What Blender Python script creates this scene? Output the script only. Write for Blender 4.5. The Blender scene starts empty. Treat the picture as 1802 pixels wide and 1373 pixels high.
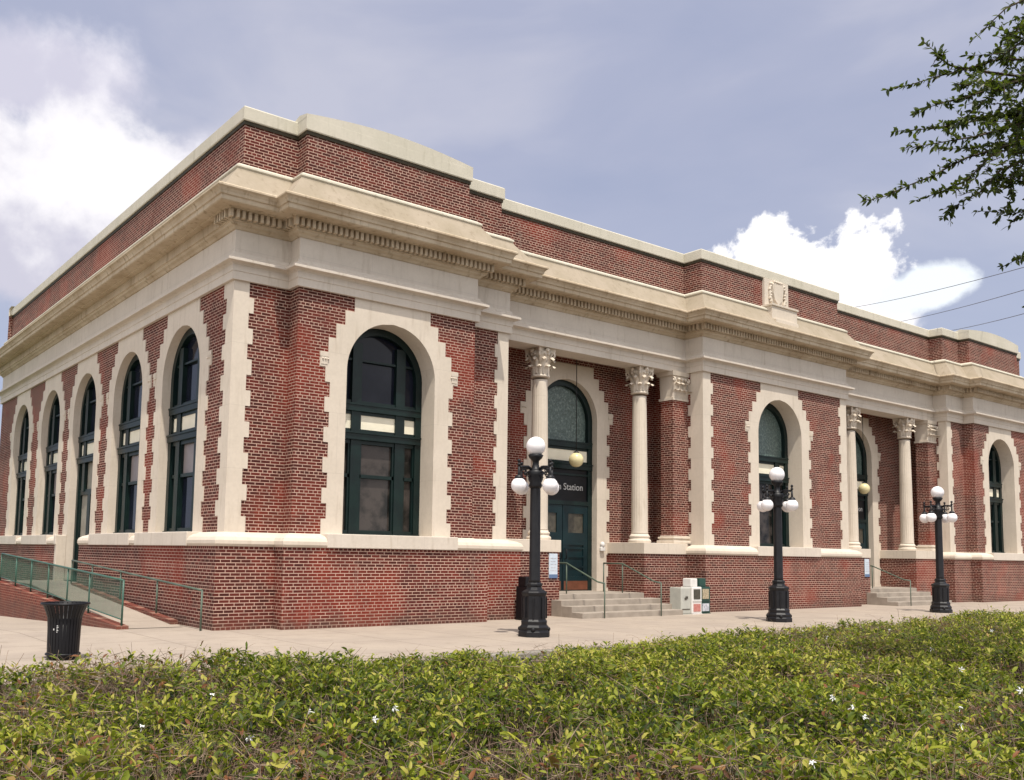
import bpy, bmesh, math, random
import numpy as np
from mathutils import Vector, Matrix
R=math.radians
random.seed(7); rng=np.random.default_rng(7)
S=bpy.context.scene
# ------------------------------------------------------------ camera
CAM=Vector((-7.7862,-18.6087,1.6158)); YAW,PITCH,ROLL=0.6536,0.0972,0.016; FPX=1664.27; PX,PY=836.3,812.24
fw=Vector((math.sin(YAW)*math.cos(PITCH),math.cos(YAW)*math.cos(PITCH),math.sin(PITCH)))
r0=Vector((math.cos(YAW),-math.sin(YAW),0)); u0=r0.cross(fw)
rt=r0*math.cos(ROLL)+u0*math.sin(ROLL); up=-r0*math.sin(ROLL)+u0*math.cos(ROLL)
cd=bpy.data.cameras.new('camera'); cam=bpy.data.objects.new('camera',cd); S.collection.objects.link(cam); S.camera=cam
cam.matrix_world=Matrix(((rt.x,up.x,-fw.x,CAM.x),(rt.y,up.y,-fw.y,CAM.y),(rt.z,up.z,-fw.z,CAM.z),(0,0,0,1)))
cd.sensor_width=36; cd.lens=36*FPX/1802; cd.shift_x=64.7/1802; cd.shift_y=125.74/1802; cd.clip_end=6000; cd.clip_start=.05
S.render.resolution_x=1024; S.render.resolution_y=780
# ------------------------------------------------------------ sun and exposure
AZ,EL=R(25),R(66.6)
sd=Vector((-math.sin(AZ)*math.cos(EL),-math.cos(AZ)*math.cos(EL),math.sin(EL)))
sl=bpy.data.lights.new('sun','SUN'); sl.energy=4.1; sl.angle=R(.55); sl.color=(1,.94,.84)
so=bpy.data.objects.new('sun',sl); S.collection.objects.link(so); so.rotation_euler=sd.to_track_quat('Z','Y').to_euler()
S.view_settings.view_transform='Standard'; S.view_settings.look='None'; S.view_settings.gamma=1; S.view_settings.exposure=0.2
# ------------------------------------------------------------ node helper
class NT:
    def __init__(s,nt): s.t=nt; s.n=nt.nodes; s.l=nt.links
    def node(s,ty,ins=None,**kw):
        n=s.n.new(ty)
        for k,v in kw.items(): setattr(n,k,v)
        for k,v in (ins or {}).items():
            if isinstance(v,bpy.types.NodeSocket): s.l.new(v,n.inputs[k])
            else: n.inputs[k].default_value=v
        return n
    def math(s,op,a,b=0,c=0): return s.node('ShaderNodeMath',{0:a,1:b,2:c},operation=op).outputs[0]
    def noise(s,vec,scale,detail=4,rough=.55,dist=0): return s.node('ShaderNodeTexNoise',{'Vector':vec,'Scale':scale,'Detail':detail,'Roughness':rough,'Distortion':dist}).outputs[0]
    def ramp(s,f,pts):
        n=s.node('ShaderNodeValToRGB',{0:f}); e=n.color_ramp.elements
        while len(e)<len(pts): e.new(.5)
        for i,(p,c) in enumerate(pts): e[i].position=p; e[i].color=c if len(c)==4 else (*c,1)
        return n.outputs[0]
    def mix(s,f,a,b,ty='MIX'):
        n=s.node('ShaderNodeMix',data_type='RGBA',blend_type=ty)
        for i,v in ((0,f),(6,a),(7,b)):
            if isinstance(v,bpy.types.NodeSocket): s.l.new(v,n.inputs[i])
            else: n.inputs[i].default_value=v if i==0 else ((*v,1) if len(v)==3 else v)
        return n.outputs[2]
    def maprange(s,v,a,b,c=0,d=1,smooth=True):
        return s.node('ShaderNodeMapRange',{0:v,1:a,2:b,3:c,4:d},interpolation_type='SMOOTHSTEP' if smooth else 'LINEAR').outputs[0]
# ------------------------------------------------------------ world
W=bpy.data.worlds.new('World'); S.world=W; W.use_nodes=True; w=NT(W.node_tree); w.n.clear()
sky=w.node('ShaderNodeTexSky',sky_type='NISHITA',sun_disc=False,sun_elevation=EL,sun_rotation=R(180)+AZ,altitude=10,air_density=1.0,dust_density=2.5,ozone_density=1.5)
tc=w.node('ShaderNodeTexCoord').outputs['Generated']
def dirv(u,v):
    d=fw+rt*((u-PX)/FPX)-up*((v-PY)/FPX); return d.normalized()
sx=w.node('ShaderNodeSeparateXYZ',{0:tc})
n1=w.noise(w.node('ShaderNodeMapping',{0:tc,'Scale':(1,1,2.6),'Rotation':(0,R(8),0)}).outputs[0],3.2,5,.5,.3)
veil=w.ramp(n1,[(.32,(3.75,4.1,5.6)),(.5,(4.25,4.5,5.9)),(.68,(5.5,5.55,6.6))])
low=w.maprange(sx.outputs[2],.0,.45,1,0)
veil=w.mix(w.math('MULTIPLY',low,.35),veil,(4.8,5.8,7.5))
col=w.mix(.85,sky.outputs[0],veil)
NS_=w.noise(tc,11,8,.58,.15); NB_=w.noise(w.node('ShaderNodeMapping',{0:tc,'Location':(3.3,1.2,.4)}).outputs[0],5.5,3,.5); SH_=w.noise(w.node('ShaderNodeMapping',{0:tc,'Location':(8.1,1,4.4)}).outputs[0],7,6,.58)
def cloud(col,u,v,su,sv,tilt=0,white=(9.9,9.7,9.9),grey=(6.1,6.0,6.9),soft=.16,amp=.75,big=.6,gy=0.0):
    c=dirv(u,v); a=c.cross(Vector((0,0,1))).normalized(); b=a.cross(c)
    a,b=a*math.cos(tilt)+b*math.sin(tilt),-a*math.sin(tilt)+b*math.cos(tilt)
    p=w.node('ShaderNodeVectorMath',{0:tc,1:a*(FPX/su)},operation='DOT_PRODUCT').outputs['Value']
    q=w.node('ShaderNodeVectorMath',{0:tc,1:b*(FPX/sv)},operation='DOT_PRODUCT').outputs['Value']
    front=w.math('GREATER_THAN',w.node('ShaderNodeVectorMath',{0:tc,1:c},operation='DOT_PRODUCT').outputs['Value'],.3)
    r=w.math('SQRT',w.math('ADD',w.math('MULTIPLY',p,p),w.math('MULTIPLY',q,q)))
    f=w.math('ADD',w.math('MULTIPLY_ADD',w.math('SUBTRACT',NS_,.5),-amp*2.6,r),w.math('MULTIPLY',w.math('SUBTRACT',NB_,.5),-big*2))
    m=w.math('MULTIPLY',w.maprange(f,1+soft,1-soft,0,1),front)
    sh=w.maprange(w.math('ADD',w.math('MULTIPLY_ADD',q,gy,SH_),w.math('MULTIPLY',w.math('SUBTRACT',NS_,.5),.35)),.36,.62,0,1)
    return w.mix(m,col,w.mix(sh,grey,white))
col=cloud(col,25,130,150,75,tilt=.1,soft=.4,white=(8.4,8.2,8.8),grey=(5.9,5.8,6.9))
col=cloud(col,330,330,190,60,tilt=.5,soft=.5,white=(8.5,8.4,9.1))
col=cloud(col,60,365,285,140,tilt=-.12,soft=.28,white=(9.0,8.8,9.1),grey=(5.7,5.6,6.6),gy=.30)
col=cloud(col,1395,505,150,112,tilt=-.05,soft=.06,white=(10.2,10.1,10.2),grey=(7.4,7.4,8.1),gy=.25,amp=.85,big=.4)
col=cloud(col,1490,545,95,62,tilt=-.2,soft=.2,grey=(7.3,7.4,8.2),gy=.2)
col=cloud(col,1622,512,66,30,tilt=.15,soft=.22,amp=1.0,white=(8.6,9.1,9.6),grey=(7.4,7.5,8.3))
# broken bright cumulus added unseen behind the camera to lift the fill light
back=w.maprange(w.node('ShaderNodeVectorMath',{0:tc,1:Vector((-math.sin(YAW),-math.cos(YAW),.25)).normalized()},operation='DOT_PRODUCT').outputs['Value'],-.05,.35,0,1)
cn=w.noise(tc,2.6,7,.55,.3)
col=w.mix(w.math('MULTIPLY',back,w.maprange(cn,.40,.52,0,1)),col,w.mix(w.maprange(w.noise(tc,5,5,.5),.35,.65),(9,9,9.6),(16,15.6,15.4)))
bg=w.node('ShaderNodeBackground',{0:col,1:.1}); out=w.node('ShaderNodeOutputWorld'); w.l.new(bg.outputs[0],out.inputs[0])
# ------------------------------------------------------------ materials
def mat(name,base=(.5,.5,.5),rough=.6,metal=0,spec=.5,build=None):
    m=bpy.data.materials.new(name); m.use_nodes=True; t=NT(m.node_tree); b=t.n['Principled BSDF']
    b.inputs['Base Color'].default_value=(*base,1); b.inputs['Roughness'].default_value=rough; b.inputs['Metallic'].default_value=metal
    b.inputs['Specular IOR Level'].default_value=spec
    if build: build(t,b)
    return m
def pos(t): return t.node('ShaderNodeNewGeometry').outputs['Position']
def setc(t,b,c): t.l.new(c,b.inputs['Base Color'])
def bump(t,b,h,strength=.3,dist=.01):
    n=t.node('ShaderNodeBump',{'Height':h,'Strength':strength,'Distance':dist}); t.l.new(n.outputs[0],b.inputs['Normal'])
def varied(c1,c2,scale=4,rough=.7,bs=.15,spec=.3,metal=0,detail=5):
    def f(t,b):
        n=t.noise(pos(t),scale,detail); setc(t,b,t.mix(t.maprange(n,.3,.7),c1,c2)); bump(t,b,t.noise(pos(t),scale*12,3),bs,.004)
    return dict(base=c1,rough=rough,spec=spec,metal=metal,build=f)
def brick_build(bc1=(.128,.022,.015),bc2=(.044,.011,.009),bred=(.215,.028,.015),mor=(.53,.36,.285)):
    def f(t,b):
        P=pos(t); s=t.node('ShaderNodeSeparateXYZ',{0:P}); X,Y,Z=s.outputs
        u=t.math('ADD',X,Y); H=.0677
        vec=t.node('ShaderNodeCombineXYZ',{0:t.math('ADD',u,100),1:t.math('ADD',Z,H*600),2:0}).outputs[0]
        kw=dict(offset=.5,offset_frequency=2,squash=1,squash_frequency=2)
        def br(wd,off): 
            return t.node('ShaderNodeTexBrick',{'Vector':vec,'Color1':(0,0,0,1),'Color2':(1,1,1,1),'Mortar':(.5,.5,.5,1),'Scale':1,'Mortar Size':.0080,'Mortar Smooth':.12,'Bias':0,'Brick Width':wd,'Row Height':H},**kw)
        A=br(.219,.5); B=br(.1095,.5)
        row=t.math('FLOOR',t.math('DIVIDE',t.math('ADD',Z,H*600),H)); hdr=t.math('LESS_THAN',t.math('MODULO',row,6),.5)
        fac=t.mix(hdr,A.outputs['Fac'],B.outputs['Fac']); colr=t.mix(hdr,A.outputs['Color'],B.outputs['Color'])
        big=t.noise(P,.45,4); mid=t.noise(P,2.3,4,.6); fine=t.noise(P,70,2)
        c=t.mix(colr,bc1,bc2)
        c=t.mix(t.math('MULTIPLY',t.maprange(big,.50,.64),.85),c,bred)
        c=t.mix(t.math('MULTIPLY',t.maprange(mid,.52,.75),.45),c,(.06,.02,.022))
        c=t.mix(.35,c,t.mix(fine,c,(.10,.03,.02)))
        pat=t.noise(P,.9,3); mc=t.mix(t.maprange(mid,.4,.7),mor,tuple(k*.72 for k in mor)); mc=t.mix(t.math('MULTIPLY',t.maprange(pat,.55,.7),.55),mc,(.30,.13,.10))
        grime=t.math('MULTIPLY',t.maprange(t.math('ADD',Z,t.math('MULTIPLY',t.noise(P,1.6,5,.7),.7)),.75,.30,0,1),.45)
        c=t.mix(fac,c,mc); c=t.mix(grime,c,(.10,.065,.05)); wst=t.noise(t.node('ShaderNodeMapping',{0:P,'Scale':(4,4,.35)}).outputs[0],1.3,5,.6); c=t.mix(t.math('MULTIPLY',t.maprange(wst,.60,.80),.4),c,(.33,.24,.20)); setc(t,b,c)
        bump(t,b,t.math('ADD',t.math('SUBTRACT',1,fac),t.math('MULTIPLY',fine,.25)),.5,.006)
    return f
def stone_build(c1,c2,stain,joint=.9,amt=.35):
    def f(t,b):
        P=pos(t); n=t.noise(P,1.1,6,.6); n2=t.noise(P,14,4); 
        st=t.noise(t.node('ShaderNodeMapping',{0:P,'Scale':(5,5,.7)}).outputs[0],1.6,5,.6)
        c=t.mix(t.maprange(n,.3,.7),c1,c2); c=t.mix(t.math('MULTIPLY',t.maprange(st,.52,.78),amt),c,stain)
        c=t.mix(t.math('MULTIPLY',t.maprange(n2,.35,.7),.18),c,tuple(k*.72 for k in c1))
        if joint:
            s=t.node('ShaderNodeSeparateXYZ',{0:P}); u=t.math('ADD',s.outputs[0],s.outputs[1])
            vec=t.node('ShaderNodeCombineXYZ',{0:t.math('ADD',u,100),1:t.math('ADD',s.outputs[2],13.262-1.985 if joint>1.3 and joint<1.34 else .14),2:0}).outputs[0]
            br=t.node('ShaderNodeTexBrick',{'Vector':vec,'Scale':1,'Mortar Size':.003,'Mortar Smooth':.3,'Brick Width':joint*1.6,'Row Height':joint})
            c=t.mix(t.math('MULTIPLY',br.outputs['Fac'],.4),c,tuple(k*.45 for k in c1))
        setc(t,b,c); bump(t,b,n2,.25,.004)
    return f
M={}
M['brick']=mat('red_brick',rough=.85,spec=.2,build=brick_build())
M['brick2']=mat('red_brick_ramp',rough=.85,spec=.2,build=brick_build((.22,.05,.03),(.12,.03,.022),(.26,.06,.035),(.34,.18,.13)))
M['stone']=mat('limestone',rough=.8,spec=.2,build=stone_build((.66,.58,.485),(.60,.525,.435),(.40,.32,.235),1.3262,.45))
M['stonej']=mat('limestone_blocks',rough=.8,spec=.2,build=stone_build((.64,.57,.49),(.58,.515,.44),(.36,.29,.21),1.35,.5))
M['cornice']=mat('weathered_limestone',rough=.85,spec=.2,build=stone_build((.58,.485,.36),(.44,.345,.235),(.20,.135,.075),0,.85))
M['coping']=mat('pale_coping_stone',rough=.8,spec=.2,build=stone_build((.62,.575,.48),(.55,.515,.42),(.34,.32,.24),0,.5))
M['weather']=mat('toned_down_grimy_stone',rough=.9,spec=.15,build=stone_build((.37,.31,.24),(.31,.26,.19),(.19,.15,.10),0,.6))  # base tone darkened to offset strong sun on the slope, stains over it
M['dark_strip']=mat('dark_parapet_strip',**varied((.035,.03,.015),(.06,.045,.025),4,.6,.1,.3))
M['green']=mat('dark_green_paint',**varied((.006,.018,.016),(.004,.011,.011),3,.4,.05,.3))
M['teal']=mat('teal_door_paint',**varied((.005,.022,.026),(.004,.014,.018),2,.35,.05,.3))
M['rail']=mat('grey_green_rail_paint',**varied((.10,.13,.095),(.07,.10,.075),6,.45,.05,.4))
M['railg']=mat('green_rail_paint',**varied((.045,.12,.085),(.04,.09,.07),6,.45,.05,.4))
def glassb(c1,c2,sc,rough=.06):
    def f(t,b):
        setc(t,b,t.mix(t.maprange(t.noise(pos(t),sc,4),.35,.65),c1,c2)); bump(t,b,t.noise(pos(t),1.2,2),.06,.02)
    return dict(base=c1,rough=rough,spec=.22,build=f)
M['glass']=mat('dark_window_glass',**glassb((.006,.008,.016),(.014,.016,.026),1.2))
M['glassb']=mat('dim_glass_painted_reflections',**glassb((.060,.050,.045),(.010,.010,.009),2.2))  # blotchy light and dark tones paint reflections onto the dim glass
def frost(t,b):
    P=pos(t); v=t.node('ShaderNodeTexVoronoi',{'Vector':t.node('ShaderNodeMapping',{0:P,'Scale':(1,1,.55)}).outputs[0],'Scale':9},feature='DISTANCE_TO_EDGE').outputs[0]
    n=t.noise(P,16,5,.7); c=t.ramp(n,[(.35,(.05,.075,.065)),(.52,(.10,.145,.13)),(.68,(.22,.27,.25))]); setc(t,b,t.mix(t.math('MULTIPLY',t.maprange(v,0,.12,1,0),.5),c,(.05,.07,.06)))
M['blind']=mat('drawn_grey_blind',**varied((.30,.26,.25),(.22,.19,.19),1.5,.35,.02,.4))
M['frost']=mat('etched_green_glass',rough=.35,spec=.5,build=frost)
M['panel']=mat('cream_panel',**varied((.86,.80,.64),(.80,.74,.58),3,.6,.03,.3))
M['dim']=mat('dim_panel',**varied((.30,.28,.23),(.24,.22,.18),3,.6,.03,.3))
M['kick']=mat('brown_kick_plate',**varied((.16,.055,.03),(.11,.04,.02),5,.4,.05,.4))
M['black']=mat('black_cast_iron',**varied((.006,.006,.008),(.011,.011,.013),7,.45,.3,.35))
M['blackp']=mat('black_steel',**varied((.003,.003,.005),(.006,.006,.008),3,.45,.1,.3))
M['globe']=mat('white_glass_globe',base=(.86,.83,.84),rough=.25,spec=.4,build=lambda t,b:(b.inputs['Subsurface Weight'].__setattr__('default_value',.25),b.inputs['Subsurface Radius'].__setattr__('default_value',(.1,.1,.1))))
M['globey']=mat('cream_glass_globe',**varied((.74,.66,.38),(.66,.58,.33),4,.3,.02,.4))
def walk(t,b):
    P=pos(t); n=t.noise(P,.7,6,.6); n2=t.noise(P,40,3); br=t.node('ShaderNodeTexBrick',{'Vector':P,'Scale':1,'Mortar Size':.011,'Mortar Smooth':.2,'Brick Width':1.8,'Row Height':1.8},offset=0)
    c=t.mix(t.maprange(n,.3,.7),(.40,.335,.275),(.335,.28,.235)); c=t.mix(t.math('MULTIPLY',t.maprange(n2,.3,.75),.3),c,(.25,.21,.165)); c=t.mix(t.math('MULTIPLY',br.outputs['Fac'],.8),c,(.15,.12,.09))
    c=t.mix(t.math('MULTIPLY',t.maprange(t.noise(P,2.7,5,.7),.53,.70),.5),c,(.24,.20,.155)); vo=t.node('ShaderNodeTexVoronoi',{'Vector':P,'Scale':2.3}).outputs['Distance']; c=t.mix(t.maprange(vo,.035,.02,0,.7),c,(.07,.06,.05)); setc(t,b,c); bump(t,b,n2,.2,.004)
M['walk']=mat('concrete_paving',rough=.85,spec=.2,build=walk)
M['step']=mat('concrete_steps',**varied((.36,.31,.26),(.28,.24,.20),3,.85,.3,.2))
M['kerb']=mat('concrete_kerb',**varied((.30,.27,.23),(.22,.20,.17),4,.85,.3,.2))
M['asphalt']=mat('asphalt',**varied((.05,.05,.05),(.065,.062,.06),6,.9,.5,.2))
M['soil']=mat('soil',**varied((.05,.035,.025),(.03,.02,.015),9,.95,.6,.1))
M['grass']=mat('grass_ground',**varied((.05,.07,.025),(.07,.08,.035),3,.95,.6,.1))
M['roof']=mat('roof_membrane',**varied((.3,.29,.27),(.25,.24,.22),3,.9,.2,.1))
M['white']=mat('white_enamel',**varied((.74,.72,.69),(.66,.64,.61),5,.4,.03,.4))
M['grey']=mat('grey_enamel',**varied((.46,.46,.41),(.40,.40,.36),5,.45,.03,.4))
M['boxgreen']=mat('green_enamel',**varied((.02,.065,.05),(.015,.05,.04),5,.4,.03,.4))
M['dark']=mat('dark_display',**varied((.05,.045,.035),(.09,.08,.06),9,.3,.03,.4))
M['paper']=mat('printed_paper',**varied((.50,.42,.28),(.25,.20,.14),20,.5,.0,.3))
M['ad']=mat('printed_card',**varied((.62,.62,.66),(.30,.31,.36),22,.5,.0,.3))
M['redlabel']=mat('red_label',**varied((.42,.13,.11),(.50,.24,.21),30,.5,.0,.3))
M['lime']=mat('lime_label',base=(.45,.62,.05),rough=.5)
M['letter']=mat('white_lettering',base=(.5,.5,.49),rough=.5)
M['sign']=mat('pale_blue_sign',**varied((.60,.66,.72),(.52,.60,.68),12,.4,.0,.4))
M['bark']=mat('bark',**varied((.10,.075,.055),(.06,.045,.035),12,.9,.8,.1))
M['twig']=mat('twig',**varied((.33,.25,.18),(.12,.075,.055),20,.9,.4,.1))
def leafm(stops,trans=.35,rough=.38):
    def f(t,b):
        a=t.node('ShaderNodeAttribute',attribute_name='rnd').outputs['Fac']
        c=t.ramp(a,stops); setc(t,b,c)
        tr=t.node('ShaderNodeBsdfTranslucent',{0:t.mix(.5,c,(.25,.35,.02))}); mx=t.node('ShaderNodeMixShader',{0:trans,1:b.outputs[0],2:tr.outputs[0]})
        t.l.new(mx.outputs[0],t.n['Material Output'].inputs[0])
    return dict(rough=rough,spec=.3,build=f)
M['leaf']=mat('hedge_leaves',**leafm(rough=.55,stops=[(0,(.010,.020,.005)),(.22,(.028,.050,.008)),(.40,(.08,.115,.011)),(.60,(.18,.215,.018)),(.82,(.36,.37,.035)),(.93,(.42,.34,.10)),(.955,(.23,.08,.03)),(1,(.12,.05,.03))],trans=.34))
M['oleaf']=mat('oak_leaves',**leafm([(0,(.012,.020,.008)),(.5,(.035,.055,.014)),(1,(.09,.115,.025))],.3,.4))
M['petal']=mat('white_petals',base=(.82,.82,.80),rough=.6)
M['cable']=mat('cable_rubber',base=(.12,.12,.14),rough=.7)
# ------------------------------------------------------------ mesh helpers
class MB:
    def __init__(s): s.v=[]; s.f=[]; s.sm=[]
    def add(s,vs,fs,smooth=False):
        o=len(s.v); s.v+= [tuple(v) for v in vs]; s.f+=[tuple(i+o for i in f) for f in fs]; s.sm+=[smooth]*len(fs); return s
    def box(s,x0,x1,y0,y1,z0,z1):
        vs=[(x,y,z) for z in(z0,z1) for y in(y0,y1) for x in(x0,x1)]
        return s.add(vs,[(0,2,3,1),(4,5,7,6),(0,1,5,4),(2,6,7,3),(0,4,6,2),(1,3,7,5)])
    def frustum(s,cx,cy,z0,z1,a0,b0,a1,b1):
        vs=[(cx+sx*a,cy+sy*b,z) for (a,b,z) in((a0,b0,z0),(a1,b1,z1)) for sx,sy in((-1,-1),(1,-1),(1,1),(-1,1))]
        return s.add(vs,[(3,2,1,0),(4,5,6,7),(0,1,5,4),(1,2,6,5),(2,3,7,6),(3,0,4,7)])
    def lathe(s,cx,cy,prof,n=32,smooth=True,rad=None,ang0=0):
        vs=[];fs=[]
        for r,z in prof:
            for i in range(n):
                a=ang0+2*math.pi*i/n; rr=r*(rad(a,z) if rad else 1); vs.append((cx+rr*math.cos(a),cy+rr*math.sin(a),z))
        m=len(prof)
        for j in range(m-1):
            for i in range(n):
                k=(i+1)%n; fs.append((j*n+i,j*n+k,(j+1)*n+k,(j+1)*n+i))
        s.add(vs,fs,smooth); o=len(s.v)-len(vs)
        s.f.append(tuple(o+i for i in range(n))[::-1]); s.sm.append(False); s.f.append(tuple(o+(m-1)*n+i for i in range(n))); s.sm.append(False)
        return s
    def sphere(s,c,r,n=24,m=14,sq=1):
        prof=[(max(1e-4,r*math.sin(math.pi*j/m)),c[2]-r*sq*math.cos(math.pi*j/m)) for j in range(m+1)]
        return s.lathe(c[0],c[1],prof,n)
    def tube(s,pts,r,n=8,taper=None):
        pts=[Vector(p) for p in pts]; vs=[];fs=[]; L=len(pts)
        ref=None
        for i,p in enumerate(pts):
            d=(pts[min(i+1,L-1)]-pts[max(i-1,0)]).normalized()
            if ref is None: ref=Vector((0,0,1)) if abs(d.z)<.9 else Vector((1,0,0))
            a=d.cross(ref).normalized(); b=d.cross(a).normalized(); ref=-b if abs(d.dot(b))<.9 else ref
            ref=b.cross(d)*1 if False else a.cross(d)
            rr=r if taper is None else r+(taper-r)*i/(L-1)
            for k in range(n):
                t=2*math.pi*k/n; vs.append(p+a*rr*math.cos(t)+b*rr*math.sin(t))
        for i in range(L-1):
            for k in range(n):
                q=(k+1)%n; fs.append((i*n+k,i*n+q,(i+1)*n+q,(i+1)*n+k))
        s.add(vs,fs,True); o=len(s.v)-len(vs)
        s.f.append(tuple(o+k for k in range(n))); s.f.append(tuple(o+(L-1)*n+k for k in range(n))[::-1]); s.sm+=[False,False]
        return s
    def sweep(s,path,prof,caps=True):
        """path: plan polyline, outward = right of travel; prof: (out,z) list"""
        n=len(path); offs=[]
        segs=[]
        for i in range(n-1):
            dx,dy=path[i+1][0]-path[i][0],path[i+1][1]-path[i][1]; l=math.hypot(dx,dy); segs.append((dy/l,-dx/l))
        for i in range(n):
            if i==0: nn=segs[0]
            elif i==n-1: nn=segs[-1]
            else:
                a,b=segs[i-1],segs[i]; nn=(a[0]+b[0],a[1]+b[1]) if abs(a[0]*b[0]+a[1]*b[1])<.5 else a
            offs.append(nn)
        k=len(prof); vs=[(p[0]+nn[0]*o,p[1]+nn[1]*o,z) for p,nn in zip(path,offs) for o,z in prof]
        fs=[(i*k+j,i*k+j+1,(i+1)*k+j+1,(i+1)*k+j) for i in range(n-1) for j in range(k-1)]
        s.add(vs,fs)
        if caps:
            o=len(s.v)-len(vs); s.f.append(tuple(o+j for j in range(k))); s.f.append(tuple(o+(n-1)*k+j for j in range(k))[::-1]); s.sm+=[False,False]
        return s
    def build(s,name,m,parent=None,loc=None,bevel=0,recalc=True):
        me=bpy.data.meshes.new(name); me.from_pydata(s.v,[],s.f); me.validate(); 
        if len(me.polygons)==len(s.sm): me.polygons.foreach_set('use_smooth',s.sm)
        if recalc:
            bm=bmesh.new(); bm.from_mesh(me); bmesh.ops.recalc_face_normals(bm,faces=bm.faces); bm.to_mesh(me); bm.free()
        o=bpy.data.objects.new(name,me); S.collection.objects.link(o); me.materials.append(M[m] if isinstance(m,str) else m)
        if parent: o.parent=parent
        if loc: o.location=loc
        if bevel:
            b=o.modifiers.new('bevel','BEVEL'); b.width=bevel; b.segments=2; b.limit_method='ANGLE'; b.angle_limit=R(40)
        return o
def tag(o,label=None,cat=None,group=None,kind=None):
    if label: o['label']=label
    if cat: o['category']=cat
    if group: o['group']=group
    if kind: o['kind']=kind
    return o
def thing(name,label,cat,loc=(0,0,0),group=None):
    o=bpy.data.objects.new(name,None); S.collection.objects.link(o); o.location=loc; o.empty_display_size=.2
    return tag(o,label,cat,group)
def copy_tree(o,parent=None):
    c=o.copy(); S.collection.objects.link(c)
    if parent: c.parent=parent
    for ch in list(o.children): copy_tree(ch,c)
    return c
# ------------------------------------------------------------ dimensions
a,b,c,d,L,p,q,m_=1.284,6.065,7.455,15.08,38.0,.43,.55,.14
D=22.9; PC=(c+d)/2; WC=3.69; ZS,ZT=1.985,7.29; ZW=1.69; G=.285; RB=1.78; SPR=5.64; HW=1.19
FRONT=[(0,D),(0,0),(a,0),(a,-p),(b,-p),(b,0),(c,0),(c,q),(d,q),(d,-m_),(L-d,-m_),(L-d,q),(L-c,q),(L-c,0),(L-b,0),(L-b,-p),(L-a,-p),(L-a,0),(L,0),(L,D),(0,D)]
# ------------------------------------------------------------ ground
def gz(x,y):
    t=min(1,max(0,(-.2-x)/1.2)); return -.036*max(0,y-.9)*t
g=MB(); xs=[-60,-20,-8,-4,-2.2,-1.9,-1.4,-.8,-.2,.5,4,12,24,45,90]; ys=[-6.3,-4,-2,0,.9,3,6,9,12,16,22,40,60]
for j in range(len(ys)-1):
    for i in range(len(xs)-1):
        g.add([(xs[i],ys[j],gz(xs[i],ys[j])),(xs[i+1],ys[j],gz(xs[i+1],ys[j])),(xs[i+1],ys[j+1],gz(xs[i+1],ys[j+1])),(xs[i],ys[j+1],gz(xs[i],ys[j+1]))],[(0,1,2,3)])
tag(g.build('pavement','walk',recalc=False),kind='structure')
tag(MB().box(-60,90,-6.5,-6.3,-.3,.0).build('kerb','kerb',bevel=.03),kind='structure')
tag(MB().add([(-900,-900,-.45),(900,-900,-.45),(900,1500,-.45),(-900,1500,-.45)],[(0,1,2,3)]).build('ground','grass',recalc=False),kind='structure')
tag(MB().add([(-60,-10.9,-.15),(90,-10.9,-.15),(90,-6.5,-.15),(-60,-6.5,-.15)],[(0,1,2,3)]).build('road','asphalt',recalc=False),kind='structure')
tag(MB().add([(-60,-40,-.05),(90,-40,-.05),(90,-10.9,-.05),(-60,-10.9,-.05)],[(0,1,2,3)]).build('planting_bed','soil',recalc=False),kind='structure')
# ------------------------------------------------------------ the station building
B=thing('station_building','long single storey red brick station with cream stone cornice, arched windows and two columned porticoes','building')
tag(MB().box(.3,L-.3,.8,D-.3,9.9,10.0).build('roof','roof',B))
# --- brick walls of the main storey (with arched openings)
def arch_wall(mb,o,dr,length,z0,z1,ops,n=24):
    P=lambda s_,z:(o[0]+dr[0]*s_,o[1]+dr[1]*s_,z)
    def quad(s0,s1,za,zb):
        if s1-s0>1e-4 and zb-za>1e-4: mb.add([P(s0,za),P(s1,za),P(s1,zb),P(s0,zb)],[(0,1,2,3)])
    cur=0
    for (sc,hw,sill,spr) in sorted(ops):
        quad(cur,sc-hw,z0,z1); quad(sc-hw,sc+hw,z0,sill)
        pts=[(sc-hw*math.cos(math.pi*i/n),spr+hw*math.sin(math.pi*i/n)) for i in range(n+1)]
        for i in range(n):
            (sa,za),(sb,zb)=pts[i],pts[i+1]; mb.add([P(sa,za),P(sb,zb),P(sb,z1),P(sa,z1)],[(0,1,2,3)])
        cur=sc+hw
    quad(cur,length,z0,z1)
LW=[2.92,6.8,10.85,14.85,19.1]; LSP=[5.45]*5
wl=MB()
arch_wall(wl,(0,D),(0,-1),D,ZW-.02,ZT+.05,[(D-y,HW,.6 if i==2 else ZS-.02,SPR) for i,y in enumerate(LW)])
arch_wall(wl,(0,0),(1,0),a,ZW,ZT+.05,[]); wl.add([(a,0,ZW),(a,-p,ZW),(a,-p,ZT+.05),(a,0,ZT+.05)],[(0,1,2,3)])
arch_wall(wl,(a,-p),(1,0),b-a,ZW,ZT+.05,[(WC-a,HW,ZS-.02,SPR)])
for X in (b,L-b,L-a): 
    if X!=L-a or True: wl.add([(X,0,ZW),(X,-p,ZW),(X,-p,ZT+.05),(X,0,ZT+.05)],[(0,1,2,3)])
arch_wall(wl,(b,0),(1,0),c-b,ZW,ZT+.05,[])
for X in (c,d,L-d,L-c): 
    y0=-m_ if X in(d,L-d) else 0
    wl.add([(X,y0,ZW),(X,RB,ZW),(X,RB,ZT+.5),(X,y0,ZT+.05)],[(0,1,2,3)])
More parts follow.
